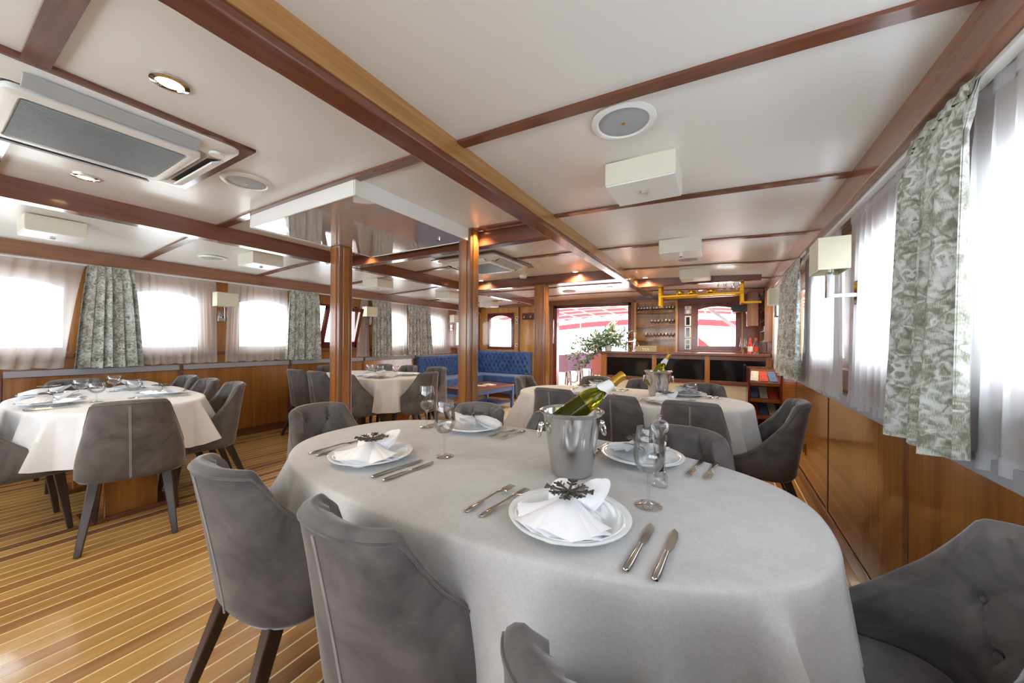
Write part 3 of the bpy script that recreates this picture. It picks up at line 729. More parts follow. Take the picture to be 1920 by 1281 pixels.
# ================================================================== CHAIRS
def chair_proto():
    t = empty('dining_chair', cat='chair')
    HT, HF, ZB = .84, .485, .355
    def hw(z): return lerp(.24, .176, sm((z - .40) / .44))
    def ybk(z): return lerp(-.195, -.275, max(0, (z - .38) / .46) ** 1.15)
    YFR, CB, EX = .25, .155, 2.35
    def P(s, z):
        tt = abs(s); sg = 1 if s >= 0 else -1; a = hw(z); yb = ybk(z)
        if tt <= .5:
            f = tt / .5 * PI / 2; x = a * math.sin(f) ** (2 / EX) if f > 0 else 0; y = yb + CB * (1 - max(0, math.cos(f)) ** (2 / EX))
        else:
            q = (tt - .5) / .5; x = a - .012 * q * q; y = lerp(yb + CB, YFR, q)
        return Vector((sg * x, y, z))
    def htop(s):
        tt = abs(s); k = max(0, (tt - .37) / .53)
        return HF + (HT - HF) * (1 - min(1, k)) ** 2.0 - .014 * (tt / .37) ** 2 * (tt < .37) - (.014 if tt >= .37 else 0) * (1 - min(1, k)) ** 2
    BT = [(-.07, .755), (.07, .755), (-.145, .665), (0, .665), (.145, .665), (-.07, .575), (.07, .575)]
    SEGS = [(0, 2), (0, 3), (1, 3), (1, 4), (2, 5), (3, 5), (3, 6), (4, 6)]
    ups = [((-.07, .755), (-.07, .85)), ((.07, .755), (.07, .85)), ((-.07, .755), (-.2, .84)), ((.07, .755), (.2, .84))]
    segs = [(BT[i], BT[j]) for i, j in SEGS] + ups
    def dseg(p, a, b):
        ax, ay = a; bx, by = b; dx, dy = bx - ax, by - ay; u = max(0, min(1, ((p[0] - ax) * dx + (p[1] - ay) * dy) / (dx * dx + dy * dy)))
        return math.hypot(p[0] - ax - u * dx, p[1] - ay - u * dy)
    def puff(s, z):
        if abs(s) > .55 or z < .5: return 0
        l = s / .5 * .30; e = sm((.55 - abs(s)) / .12) * sm((z - .5) / .06)
        d1 = min(dseg((l, z), a, b) for a, b in segs); d2 = min(math.hypot(l - a, z - b) for a, b in BT)
        return e * (.018 - .013 * math.exp(-(d1 / .012) ** 2) - .026 * math.exp(-(d2 / .016) ** 2))
    NS = 76; th = .042
    cols = []
    for i in range(NS + 1):
        s = lerp(-1, 1, i / NS)
        s = math.copysign(abs(s) ** 1.05, s); h = htop(s); col = []
        def nrm(z):
            e = .004; a = P(max(-1, s - e), z); b = P(min(1, s + e), z); d = b - a; n_ = Vector((-d.y, d.x, 0)); n_.normalize()
            return n_          # inward for s increasing left->right
        outer = [(ZB, .045), (ZB + .006, .018), (ZB + .03, .0)] + [(lerp(ZB + .06, h - th * .45, j / 7), 0) for j in range(8)]
        for z, ins in outer: z = min(z, h - th * .45); col.append(P(s, z) + nrm(z) * ins)
        for j in range(1, 5):
            a_ = PI * j / 5; z = h - th * .45 + th * .5 * math.sin(a_); p = P(s, h - th * .45); col.append(Vector((p.x, p.y, z)) + nrm(h) * th * (1 - math.cos(a_)) / 2)
        top = h - th * .45
        for j in range(24):
            z = lerp(top, .43, j / 23); col.append(P(s, z) + nrm(z) * (th + puff(s, z)))
        cols.append(col)
    mb = MB(); K = len(cols[0]); vs = [p for c in cols for p in c]
    fs = [(i * K + j, (i + 1) * K + j, (i + 1) * K + j + 1, i * K + j + 1) for i in range(NS) for j in range(K - 1)]
    fs += [tuple(range(K)), tuple(range(NS * K, NS * K + K))[::-1]]
    mb.add(vs, fs); shell = mb.build('back_shell', 'grey_velvet', t, smooth=60)
    for l, z in BT:
        s = l / .30 * .5; e = .004; p = P(s, z); d = P(s + e, z) - P(s - e, z); n_ = Vector((-d.y, d.x, 0)).normalized(); p = p + n_ * (th - .004)
        b = MB(); b.mx = Matrix.Translation(p) @ n_.to_track_quat('Z', 'Y').to_matrix().to_4x4(); b.lathe([(.009, 0), (.008, .004), (.004, .0065), (0, .007)], 10)
        b.build('tuft_button', 'grey_velvet', shell, smooth=True)
    pb = MB()
    for o in (-.003, .003):
        pb.tube([P(0, z) + Vector((o, -.0015, 0)) for z in [lerp(ZB + .02, HT - .03, j / 14) for j in range(15)]], .0024, 5)
    pb.build('back_seam', 'grey_piping', shell, smooth=True)
    pp = MB(); pp.tube([P(s, htop(s) - th * .42) for s in [lerp(-.97, .97, j / 60) for j in range(61)]], .0035, 5)
    pp.build('edge_piping', 'grey_velvet', shell, smooth=True)
    def seatf(u, v):
        an = 2 * PI * u; x, y = superell(1, 1, 4.5, an)
        prof = [(.0, .355), (.88, .355), (.97, .365), (1., .39), (1.0, .43), (.97, .462), (.9, .474), (.6, .480), (0, .483)]
        q = v * (len(prof) - 1); i = min(int(q), len(prof) - 2); f = q - i
        rr = lerp(prof[i][0], prof[i + 1][0], f); z = lerp(prof[i][1], prof[i + 1][1], f)
        return (x * .205 * rr, .06 + y * .215 * rr, z)
    mb = MB(); mb.grid(seatf, 48, 16, wrap=True); mb.build('seat', 'grey_velvet', t, smooth=60)
    for sx in (-1, 1):
        mb = MB(); mb.bar((sx * .165, .17, .375), (sx * .195, .215, 0), .045, .045, (0, 1, 0), .026, .026); mb.build('leg', 'espresso', t, bevel=.004)
        mb = MB(); mb.bar((sx * .15, -.12, .375), (sx * .195, -.255, 0), .048, .045, (0, 1, 0), .028, .026); mb.build('leg', 'espresso', t, bevel=.004)
    return t
mk_chair = Maker(chair_proto)
def chair_at(tx, ty, face, label, group):
    "tx,ty: middle of the top of the backrest, face: heading of the sitter"
    c, s = math.cos(face), math.sin(face); ox, oy = 0, -.255
    return mk_chair((tx - (c * ox - s * oy), ty - (s * ox + c * oy), 0), face, label, group)
G = 'grey velvet dining chairs'; A0 = 0; FB = PI; FL = PI / 2; FR = -PI / 2
m_ = 'grey velvet tub chair at the mill table, '
for x, y, f, l in ((-1.29, .435, A0 - .05, m_ + 'x'), (-.70, .43, A0 - .08, m_ + 'facing the bar, middle of the row'), (-.09, .335, A0 - .05, m_ + 'facing the bar, nearest the panelled wall'),
                   (-1.19, 1.735, FB, m_ + 'bar side, farthest from the panelled wall'), (-.70, 1.76, FB, m_ + 'bar side, hidden behind the ice bucket'), (-.14, 1.72, FB, m_ + 'bar side, behind the pepper mill'),
                   (-1.99, 1.17, FR + .02, m_ + 'at the end near the first pillar'), (.56, 1.03, FL, m_ + 'squeezed against the panelled wall')):
    chair_at(x, y, f, l, G)
bpy.data.objects['dining_chair']['label'] = m_ + 'facing the bar, farthest from the panelled wall'
m_ = 'grey velvet tub chair at the bar-side table, '
for x, y, f, l in ((-1.15, 2.54, A0, m_ + 'facing the bar, farthest from the panelled wall'), (-.655, 2.46, A0, m_ + 'facing the bar, middle of the row'), (-.165, 2.45, A0, m_ + 'facing the bar, nearest the panelled wall'),
                   (-1.14, 3.80, FB, m_ + 'back to the bar, doorway end'), (-.65, 3.78, FB, m_ + 'back to the bar, behind the bucket'), (-.14, 3.68, FB, m_ + 'back to the bar, nearest the panelled wall'),
                   (-1.86, 3.33, FR, m_ + 'at the end near the doorway pillar'), (.47, 2.9, FL + .05, m_ + 'backed against the panelled wall')):
    chair_at(x, y, f, l, G)
m_ = 'grey velvet tub chair at the goblet table, '
for x, y, f, l in ((-2.96, .67, FL - .3, m_ + 'its seamed back to the room'), (-3.52, 1.46, FB - .1, m_ + 'bar side, nearest the aisle'), (-4.03, 1.46, FB, m_ + 'bar side, middle'), (-4.53, 1.47, FB + .04, m_ + 'bar side, by the windows'),
                   (-4.93, .76, FR, m_ + 'back to the windows'), (-3.74, .07, A0, m_ + 'facing the bar, only its seat visible')):
    chair_at(x, y, f, l, G)
m_ = 'grey velvet tub chair at the open-window table, '
for x, y, f, l in ((-4.54, 2.40, A0, m_ + 'facing the sofa, by the window wall'), (-4.1, 2.40, A0, m_ + 'facing the sofa, middle'), (-3.58, 2.40, A0, m_ + 'facing the sofa, partly behind the pillar'),
                   (-4.42, 3.78, FB, m_ + 'back to the sofa, by the window wall'), (-3.93, 3.80, FB, m_ + 'back to the sofa, middle'), (-3.4, 3.80, FB + .1, m_ + 'back to the sofa, nearest the aisle'),
                   (-2.88, 3.10, FL, m_ + 'its seamed back to the aisle'), (-4.93, 3.08, FR, m_ + 'back to the windows')):
    chair_at(x, y, f, l, G)

# ================================================================== TABLEWARE
ZT0 = .7535
def plate():
    t = empty('plate', cat='plate')
    MB().lathe([(0, .004), (.07, .004), (.085, .006), (.105, .015), (.14, .021), (.149, .0225), (.150, .0255), (.147, .0265), (.135, .0235), (.106, .0185), (.088, .0105), (.07, .0085), (0, .0085)], 56).build('dish', 'porcelain', t, smooth=True)
    MB().lathe([(.072, .004), (.074, 0), (.068, 0), (.066, .004)], 40).build('foot_ring', 'porcelain', t)
    MB().lathe([(.128, .0222), (.13, .0243), (.133, .0242), (.134, .0232)], 56).build('rim_line', 'porcelain', t, smooth=True)
    return t
def napkin():
    t = empty('napkin', cat='napkin')
    def layer(k, ph, sc):
        def fn(u, v):
            a = (u - .5) * 2; b = (v - .5) * 2
            if b < 0:
                g = abs(b); f = a * 1.12; L = .128 * sc * (1 - .06 * a * a + .03 * math.cos(5 * a + ph)); rr = .012 + L * g
                x = rr * math.sin(f); y = -rr * math.cos(f) + .01
                z = .024 + .026 * (1 - g) ** 1.3 + g * .010 * math.cos(6.5 * a + ph) + .012 * math.sin(PI * g) * math.cos(2.2 * a) - .012 * g
            else:
                g = b; f = a * 1.25; lobe = abs(math.sin(PI * min(1, abs(a)) ** .8)); L = sc * (.045 + (.065 if a > 0 else .045) * lobe); rr = .012 + L * g
                x = rr * math.sin(f); y = rr * math.cos(f) - .01
                z = .024 + .026 * (1 - g) ** 1.3 + (.05 if a > 0 else .03) * g * lobe + .006 * g * math.cos(6 * a + ph)
            return (x, y, z + .012 - k * .003)
        return fn
    for k, (ph, sc) in enumerate(((.3, 1.0), (1.6, 1.04), (2.7, 1.07))):
        mb = MB(); mb.grid(layer(k, ph, sc), 30, 24); mb.build('cloth_fold', 'napkin_white', t, smooth=80)
    return t
def snow_ring():
    t = empty('napkin_ring', cat='napkin ring')
    MB().tube([(.022 * math.cos(a), 0, .004 + .016 * math.sin(a)) for a in [2 * PI * i / 16 for i in range(17)]], .0022, 6).build('band', 'glitter_dark', t, smooth=True)
    for k in range(8):
        a = k * PI / 4 + .2; L = .06 if k % 2 == 0 else .05; d = Vector((math.cos(a), math.sin(a), .12)); p = Vector((-d.y, d.x, 0)); o = Vector((0, 0, .024))
        mb = MB(); mb.tube([o, o + d * L], [.0036, .003], 6)
        for f in (.55, .8):
            for s in (-1, 1): mb.tube([o + d * L * f, o + d * (L * f + .011) + p * s * .012], [.0028, .0024], 5)
        mb.build('snowflake_arm', 'glitter_dark', t)
    return t
def stretch(mb, prof, n=10):
    "prof: (y, halfwidth, halfthick, z)"
    def fn(u, v):
        q = v * (len(prof) - 1); i = min(int(q + 1e-9), len(prof) - 2); f = q - i
        y, w_, h_, z = [lerp(a, b, f) for a, b in zip(prof[i], prof[i + 1])]
        a = 2 * PI * u; return (w_ * math.cos(a), y, z + h_ * math.sin(a))
    mb.grid(fn, n, len(prof) - 1, wrap=True)
def fork():
    t = empty('fork', cat='fork')
    mb = MB(); stretch(mb, [(-.1, .001, .001, .004), (-.097, .008, .0025, .004), (-.07, .009, .003, .005), (-.02, .0045, .0025, .008), (.03, .004, .0022, .012), (.045, .008, .0015, .011), (.055, .0115, .0012, .009), (.065, .012, .001, .007)]); mb.build('handle', 'cutlery_steel', t, smooth=True)
    for i in range(4):
        x = (-1.5 + i) * .0065; MB().bar((x, .062, .0072), (x * .95, .105, .0085), .0036, .0018, (0, 0, 1), .0018, .0012).build('tine', 'cutlery_steel', t)
    return t
def knife():
    t = empty('knife', cat='knife')
    mb = MB(); stretch(mb, [(-.112, .001, .001, .005), (-.11, .007, .004, .005), (-.09, .0085, .005, .005), (-.04, .0068, .0045, .005), (-.005, .0055, .004, .005), (.0, .006, .0035, .005)]); mb.build('handle', 'cutlery_steel', t, smooth=True)
    mb = MB(); mb.prism([(-.005, -.002), (.006, -.002), (.0105, .02), (.0105, .07), (.006, .095), (-.003, .108), (-.0065, .1), (-.0065, .03)], .004, .0055); mb.build('blade', 'cutlery_steel', t)
    return t
def glass_prof(bowl, stem_z, foot_r=.036, r_st=.0042, wall=.0012):
    o = [(0, 0), (foot_r, 0), (foot_r, .0015), (foot_r * .6, .004), (r_st * 1.8, .009), (r_st, .016), (r_st, stem_z - .012), (r_st * 1.9, stem_z - .003)] + bowl
    i = [(max(.0005, r - wall), z + (wall if k == 0 else 0)) for k, (r, z) in enumerate(bowl)][::-1]
    return o + [(bowl[-1][0] - wall * .4, bowl[-1][1] + .0006)] + i + [(0, stem_z + .002)]
def glass_maker(name, bowl, stem_z, foot_r, cat='wine glass', n=40, gm='glass_clear'):
    def fn():
        t = empty(name, cat=cat); pr = glass_prof(bowl, stem_z, foot_r)
        k = 8
        MB().lathe(pr[:k + 1], n).build('stem_and_foot', gm, t, smooth=True)
        MB().lathe(pr[k:], n).build('bowl', gm, t, smooth=True)
        return t
    return Maker(fn)
tall = glass_maker('wine_glass', [(.012, .088), (.026, .098), (.036, .113), (.0405, .132), (.0405, .15), (.037, .18), (.032, .214)], .087, .036)
gob = glass_maker('goblet', [(.012, .062), (.032, .070), (.043, .085), (.0455, .1), (.043, .118), (.038, .132)], .06, .034, 'goblet', 32)
mk_plate, mk_nap, mk_ring, mk_fork, mk_knife = Maker(plate), Maker(napkin), Maker(snow_ring), Maker(fork), Maker(knife)
def setting(px, py, rz, where, gl=None, kind='tall', cut=True, nap=True, nrot=0, goff=(.2, .17)):
    c, s = math.cos(rz), math.sin(rz)
    def L(x, y, z=ZT0): return (px + c * x - s * y, py + s * x + c * y, z)
    mk_plate(L(0, 0), rz, 'white porcelain plate ' + where, 'dinner plates')
    if nap:
        mk_nap(L(0, .0, ZT0 + .004), rz + nrot, 'white napkin bow ' + where, 'folded napkins')
        mk_ring(L(0, .0, ZT0 + .05), rz + nrot, 'dark snowflake napkin ring ' + where, 'snowflake napkin rings')
    if cut:
        for x, y, a, nm in ((-.235, .0, .12, 'outer'), (-.185, .0, .14, 'inner')): mk_fork(L(x, y), rz - a, '%s steel fork %s' % (nm, where), 'steel forks')
        for x, y, a, nm in ((.175, -.02, .07, 'inner'), (.228, -.02, .07, 'outer')): mk_knife(L(x, y), rz - a, '%s steel knife %s' % (nm, where), 'steel knives')
    if gl: (tall if kind == 'tall' else gob)(L(*goff), rz, '%s empty %s %s' % ('tall' if kind == 'tall' else 'squat', 'wine glass' if kind == 'tall' else 'goblet', where), 'wine glasses' if kind == 'tall' else 'goblets')
W1 = 'on the mill table, '
setting(-.325, .84, 0, W1 + 'bar-facing side, wall end', True, goff=(.155, .195))
setting(-1.14, .90, 0, W1 + 'bar-facing side, pillar end', True, goff=(.22, .16), nrot=.5)
setting(-1.09, 1.47, PI, W1 + 'bar side, pillar end', True, goff=(.22, .10), nrot=-.5)
setting(-.26, 1.43, PI, W1 + 'bar side, wall end', True, goff=(.2, .03), nrot=.4)
W4 = 'on the bar-side table, '
setting(-1.0, 2.92, 0, W4 + 'bar-facing side, doorway end', True, 'gob'); setting(-.36, 2.86, 0, W4 + 'bar-facing side, wall end', True, 'gob', goff=(.16, .25))
setting(-1.0, 3.36, PI, W4 + 'bar side, doorway end', True, 'gob'); setting(-.25, 3.36, PI, W4 + 'bar side, wall end', True, 'gob', goff=(.2, .05))
W2 = 'on the goblet table, '
setting(-4.40, .56, 0, W2 + 'bar-facing side, window end', True, 'gob', goff=(.24, .12)); setting(-3.84, .50, 0, W2 + 'bar-facing side, aisle end', True, 'gob', goff=(.06, .19), nrot=.3)
setting(-4.5, 1.06, PI, W2 + 'bar side, window end', True, 'gob', goff=(-.1, .16)); setting(-3.85, 1.05, PI, W2 + 'bar side, aisle end', True, 'gob', goff=(-.05, .17), nrot=-.3)
W3 = 'on the open-window table, '
setting(-3.62, 2.90, 0, W3 + 'sofa-facing side', True, 'gob', goff=(-.08, .14)); setting(-4.15, 3.32, PI, W3 + 'sofa side, window end', True, 'gob', cut=False, nap=False, goff=(-.2, .25))
setting(-3.5, 3.32, PI, W3 + 'sofa side, aisle end', True, 'gob', cut=False, nap=False, goff=(-.04, .25))
gob((-3.82, 2.98, ZT0), 0, 'squat empty goblet in the middle of the table by the open window', 'goblets')

# ---- ice buckets and bottles
def bucket():
    t = empty('ice_bucket', cat='ice bucket')
    MB().lathe([(0, .0), (.064, 0), (.069, .004), (.098, .20), (.108, .208), (.110, .213), (.106, .2155), (.099, .211), (.0955, .205), (.067, .01), (0, .008)], 64).build('pail', 'steel', t, smooth=40)
    for s in (-1, 1):
        x = s * .098
        kn = MB(); kn.lathe([(0, -.012), (.008, -.009), (.012, 0), (.008, .009), (0, .012)], 14, (s * .107, 0, .165)); kn.build('knob', 'chrome', t, smooth=True)
        MB().tube([(s * .110 + s * .006 * math.sin(a / 2) ** 2, .019 * math.sin(a), .146 + .020 * math.cos(a)) for a in [2 * PI * i / 22 for i in range(23)]], .0035, 8).build('ring_handle', 'chrome', t, smooth=True)
    return t
mk_bucket = Maker(bucket)
BK = (-.44, 1.16, ZT0); mk_bucket(BK, YAW + .15, 'steel ice bucket with leaning wine bottle on the pepper mill table', 'steel ice buckets')
BK4 = (-.45, 3.16, ZT0); mk_bucket(BK4, YAW - .4, 'steel ice bucket on the table before the bar', 'steel ice buckets')
def bottle():
    t = empty('wine_bottle', cat='wine bottle')
    MB().lathe([(0, .004), (.03, 0), (.037, .004), (.0375, .15), (.0365, .17), (.03, .192), (.019, .212), (.0145, .225), (.0142, .245), (0, .246)], 40).build('body', 'bottle_glass', t, smooth=True)
    MB().lathe([(.0152, .236), (.0155, .30), (.0165, .302), (.0165, .312), (.0155, .315), (0, .3155)], 28).build('foil_capsule', 'foil_gold', t, smooth=True)
    mb = MB(); mb.grid(lambda u, v: (.0379 * math.cos(2.7 + 1.3 * u), .0379 * math.sin(2.7 + 1.3 * u), lerp(.05, .15, v)), 16, 1); mb.build('label', 'label_paper', t, smooth=True)
    mb = MB()
    def col(u, v):
        a = 2 * PI * u; r = lerp(.0165, .028 + .006 * math.cos(2 * a), v); return (r * math.cos(a), r * math.sin(a), lerp(.262, .214, v) - .008 * v * math.cos(3 * a))
    mb.grid(col, 28, 5, wrap=True); mb.build('paper_collar', 'label_paper', t, smooth=True, solid=.001)
    return t
mk_bot = Maker(bottle)
def lean(o, base, axis, spin=0):
    o.rotation_mode = 'QUATERNION'; o.rotation_quaternion = Vector(axis).normalized().to_track_quat('Z', 'Y') @ Matrix.Rotation(spin, 3, 'Z').to_quaternion(); o.location = base
ax = rgt * .80 + Vector((0, 0, .56)) + fwd * .12; ax.normalize()
o = mk_bot((0, 0, 0), 0, 'green-gold white wine bottle leaning out of the big ice bucket', 'wine bottles'); lean(o, Vector(BK) + Vector((0, 0, .185)) - rgt * .075 - fwd * .02 + Vector((0, 0, -.03)), ax, 2.4)
o = mk_bot((0, 0, 0), 0, 'white wine bottle leaning out of the bucket before the bar', 'wine bottles'); lean(o, Vector(BK4) + Vector((-.07, -.03, .09)), Vector((.5, .2, .85)))
# pepper mill
t = empty('pepper_mill', (-.165, 1.20, ZT0), .3, 'clear acrylic pepper mill with dark peppercorns behind the wine glass', 'pepper mill')
MB().lathe([(.0, 0), (.0235, 0), (.024, .003), (.024, .03), (.021, .034)], 28).build('base', 'glass_clear', t, smooth=True)
MB().lathe([(.0, .02), (.017, .02), (.018, .045), (.012, .05), (0, .05)], 24).build('grinder', 'chrome', t, smooth=True)
MB().lathe([(.021, .034), (.019, .05), (.017, .075), (.0165, .10), (.02, .13), (.0235, .15), (.022, .157), (0, .158)], 28).build('body', 'glass_clear', t, smooth=True)
MB().lathe([(0, .052), (.013, .053), (.0125, .085), (.009, .098), (0, .10)], 20).build('peppercorns', 'pepper', t)
MB().lathe([(.012, .158), (.015, .164), (.024, .172), (.028, .184), (.025, .196), (.016, .204), (0, .206)], 28).build('crown', 'glass_clear', t, smooth=True)
MB().lathe([(0, .203), (.004, .204), (.004, .21), (.007, .214), (.007, .219), (0, .223)], 14).build('top_nut', 'chrome', t, smooth=True)

# ================================================================== BAR
BX0, BX1, BYF, BZ = -1.74, .55, 5.72, 1.06
bar = empty('bar_counter', (0, 0, 0), 0, 'wooden bar with three dark glass panels and cream lower front', 'bar')
MB().box(BX0 + .06, BX1, BYF + .04, BYF + .5, 0, 1.02).build('carcass', 'mahogany_x', bar)
MB().box(BX0 + .06, BX1, BYF + .015, BYF + .04, .05, .66).build('cream_front', 'cream_paint', bar, bevel=.003)
PX = [BX0 + .06, -.905, -.205, .50]
for i, x in enumerate(PX): MB().box(x, x + .09 if i == 0 else x + .065, BYF - .005, BYF + .045, .62, 1.02).build('post', 'teak_panel', bar, bevel=.004)
MB().box(PX[0], BX1, BYF, BYF + .045, .62, .675).build('lower_rail', 'mahogany_x', bar, bevel=.004)
MB().box(PX[0], BX1, BYF, BYF + .045, .965, 1.02).build('upper_rail', 'mahogany_x', bar, bevel=.004)
for i in range(3): MB().box(PX[i] + (.09 if i == 0 else .065), PX[i + 1], BYF + .022, BYF + .036, .675, .965).build('dark_glass_panel', 'black_gloss', bar)
tag(MB().box(BX0, BX1, BYF - .03, BYF + .55, 1.02, BZ).build('worktop', 'mahogany_x', bevel=.008), 'polished wooden bar top carrying the flowers and tap', 'bar top')
ZB_ = BZ + .0005
# tea box
t = empty('tea_box', (-1.0, BYF + .06, ZB_), 0, 'sand-coloured wooden box lettered TEA on the bar', 'box')
MB().box(-.14, .14, -.05, .06, 0, .082).build('box_body', 'box_sand', t, bevel=.003)
MB().box(-.142, .142, -.052, .062, .066, .086).build('lid', 'box_sand', t, bevel=.002)
cu = bpy.data.curves.new('lettering', 'FONT'); cu.body = 'TEA'; cu.size = .062; cu.extrude = .001; cu.align_x = 'CENTER'
co = bpy.data.objects.new('lettering', cu); COL.objects.link(co); dg = bpy.context.evaluated_depsgraph_get(); me = bpy.data.meshes.new_from_object(co.evaluated_get(dg)); bpy.data.objects.remove(co)
me.materials.clear(); me.materials.append(M('white_plastic')); lo = link_mesh('lettering', me, t, (0, -.0525, .012), (PI / 2, 0, 0))
# beer tap
t = empty('beer_tap', (-1.22, BYF + .3, ZB_), 0, 'chrome curved tap standing on the bar beside the flowers', 'tap')
MB().lathe([(0, 0), (.035, 0), (.035, .01), (.02, .015), (.018, .03)], 20).build('foot', 'chrome', t, smooth=True)
MB().tube([(-.14, 0, 0), (-.14, 0, .09)] + [(-.08 - .06 * math.cos(a), 0, .09 + .06 * math.sin(a)) for a in [PI * i / 10 for i in range(11)]][1:6] + [(0, 0, .155)], .016, 12).build('curved_pipe', 'chrome', t, smooth=True)
MB().tube([(0, 0, 0), (0, 0, .2)], .018, 12).build('column', 'chrome', t, smooth=True)
MB().tube([(0, 0, .19), (.01, -.02, .3)], [.01, .018], 10).build('lever', 'white_plastic', t, smooth=True)
MB().tube([(0, 0, .15), (.05, -.03, .14), (.075, -.04, .08)], .01, 10).build('spout', 'chrome', t, smooth=True)
# eucalyptus bouquet
t = empty('flower_arrangement', (-1.62, BYF + .2, ZB_), 0, 'eucalyptus and white rose arrangement spilling over the bar end', 'flowers')
MB().lathe([(0, 0), (.05, 0), (.06, .05), (.05, .09), (.055, .1)], 24).build('vase', 'porcelain', t, smooth=True)
r = random.Random(11); tips = []
stems = MB(); lv = {'leaf_dark': MB(), 'leaf_pale': MB()}
def leaf(mb, p, d, w_, l_):
    d = d.normalized(); sx = d.orthogonal().normalized(); sx.rotate(Matrix.Rotation(r.uniform(0, 6.28), 3, d)); n_ = d.cross(sx)
    mb.add([p, p + d * l_ * .35 + sx * w_ + n_ * .003, p + d * l_ * .8 + sx * w_ * .6, p + d * l_, p + d * l_ * .8 - sx * w_ * .6, p + d * l_ * .35 - sx * w_ + n_ * .003, p + d * l_ * .5 - n_ * .004],
           [(0, 1, 6), (1, 2, 6), (2, 3, 6), (3, 4, 6), (4, 5, 6), (5, 0, 6)])
dirs = []
for i in range(85): dirs.append((Vector((r.gauss(-.3, .6), r.gauss(-.15, .35), abs(r.gauss(.55, .35)))), r.uniform(.2, .42)))
for i in range(34): dirs.append((Vector((r.uniform(-1, -.6), r.uniform(-.3, .0), r.uniform(-.55, .4))), r.uniform(.4, .72)))
for i in range(9): dirs.append((Vector((r.uniform(.0, .25), r.uniform(-.2, .1), 1)), r.uniform(.35, .5)))
for i in range(5): dirs.append((Vector((r.uniform(.5, .8), -.1, r.uniform(.35, .7))), r.uniform(.32, .48)))
for d, L_ in dirs:
    d = d.normalized(); pts = [Vector((0, 0, .08)) + d * L_ * q + Vector((0, 0, -.16 * q * q * L_)) for q in (0, .25, .5, .75, 1)]
    pts = [Vector((p.x, p.y, max(p.z, .02) if -.15 < p.x else p.z)) for p in pts]
    stems.tube(pts, .0022, 4)
    for q in range(9):
        f = .25 + .75 * q / 8; i = min(int(f * 4), 3); p = pts[i].lerp(pts[i + 1], f * 4 - i)
        dd = (d + Vector((r.gauss(0, .8), r.gauss(0, .8), r.gauss(0, .8)))); leaf(lv['leaf_dark' if r.random() < .6 else 'leaf_pale'], p, dd, r.uniform(.013, .022), r.uniform(.045, .075))
stems.build('stems', 'leaf_dark', t)
tag(lv['leaf_dark'].build('dark_leaves', 'leaf_dark', t), kind='stuff'); tag(lv['leaf_pale'].build('pale_leaves', 'leaf_pale', t), kind='stuff')
for i in range(7):
    a = r.uniform(0, 6.28); c = (-.05 + .12 * math.cos(a), -.1 + .05 * math.sin(a), .16 + r.uniform(0, .15))
    mb = MB()
    for q in range(4): mb.lathe([(.008 + .006 * q, -.012), (.012 + .006 * q, .0), (.009 + .005 * q, .014 - .003 * q)], 9, c)
    mb.build('rose', 'petal_white', t, smooth=True)
for i in range(5):
    x = r.uniform(-.02, .1); MB().tube([(x, -.02, .3), (x + .03, -.02, .44), (x + .05 + .02 * i, -.02, .53)], [.006, .014, .003], 6).build('pampas_plume', 'petal_white', t, smooth=True)
# items at the right end of the bar
tall((.26, BYF + .12, ZB_), 0, 'tall wine glass standing upright on the end of the bar', 'wine glasses')
gob((.25, BYF + .02, ZB_), 0, 'squat goblet standing at the bar end next to the red bottles', 'goblets')
for i, (x, y, l) in enumerate(((.335, .08, 'red-labelled bottle on the bar end beside the upright glass'), (.40, .12, 'clear bottle with red label on the bar end next to the wall shelf'))):
    b = empty('spirit_bottle', (x, BYF + y, ZB_), 0, l, 'bottle', 'bottles on the bar end')
    MB().lathe([(0, 0), (.03, 0), (.03, .12), (.014, .15), (.012, .19), (0, .19)], 20).build('body', 'red_glass' if i == 0 else 'glass_clear', b, smooth=True)
    MB().lathe([(.0305, .03), (.0305, .1)], 20).build('label', 'paper_mix' if i == 0 else 'paper_red', b, smooth=True)
    MB().lathe([(0, .215), (.013, .215), (.013, .185)], 16).build('cap', 'paper_red', b)
# hanging brass rack
t = empty('hanging_rack', (0, 0, 0), 0, 'polished brass rack hanging from the ceiling over the bar', 'rack')
yr = 5.26
for x in (-.735, .215):
    for dy in (0, .2): MB().box(x - .02, x + .02, yr + dy - .012, yr + dy + .012, 1.70, zc(x) - .002).build('hanger', 'brass', t, bevel=.003)
MB().box(-.735, .23, yr - .014, yr + .014, 1.815, 1.845).build('front_rail', 'brass', t, bevel=.004)
MB().box(-.735, .23, yr + .186, yr + .214, 1.815, 1.845).build('rear_rail', 'brass', t, bevel=.004)
MB().box(-.72, .21, yr, yr + .2, 1.826, 1.834).build('glass_shelf', 'window_glass', t)
MB().box(.2, .42, yr + .09, yr + .11, 1.70, 1.73).build('side_rail', 'brass', t, bevel=.003)
for i, (x, rr, mt_) in enumerate(((-.49, .045, 'brass'), (-.35, .045, 'brass'), (-.12, .055, 'brass'))):
    b = empty('brass_bowl', (x, yr + .07, 1.846), 0, ['small brass bowl on the hanging rack, first of a pair', 'small brass bowl on the hanging rack, second of the pair', 'larger brass bowl standing alone on the hanging rack'][i], 'bowl', 'brass bowls on the rack')
    MB().lathe([(0, 0), (rr * .8, 0), (rr, .02), (rr * .95, .05), (rr * .9, .05), (0, .012)], 24).build('cup', mt_, b, smooth=True)
    for q in range(6): MB().lathe([(0, -.008), (.008, 0), (0, .008)], 8, (rr * .95 * math.cos(q), rr * .95 * math.sin(q), .052)).build('rim_bead', 'brass', b, smooth=True)
for i, x in enumerate((-.01, .075, .16)): gob((x, yr + .1, 1.835), 0, 'small glass at the wall end of the hanging rack', 'glasses on the hanging rack')
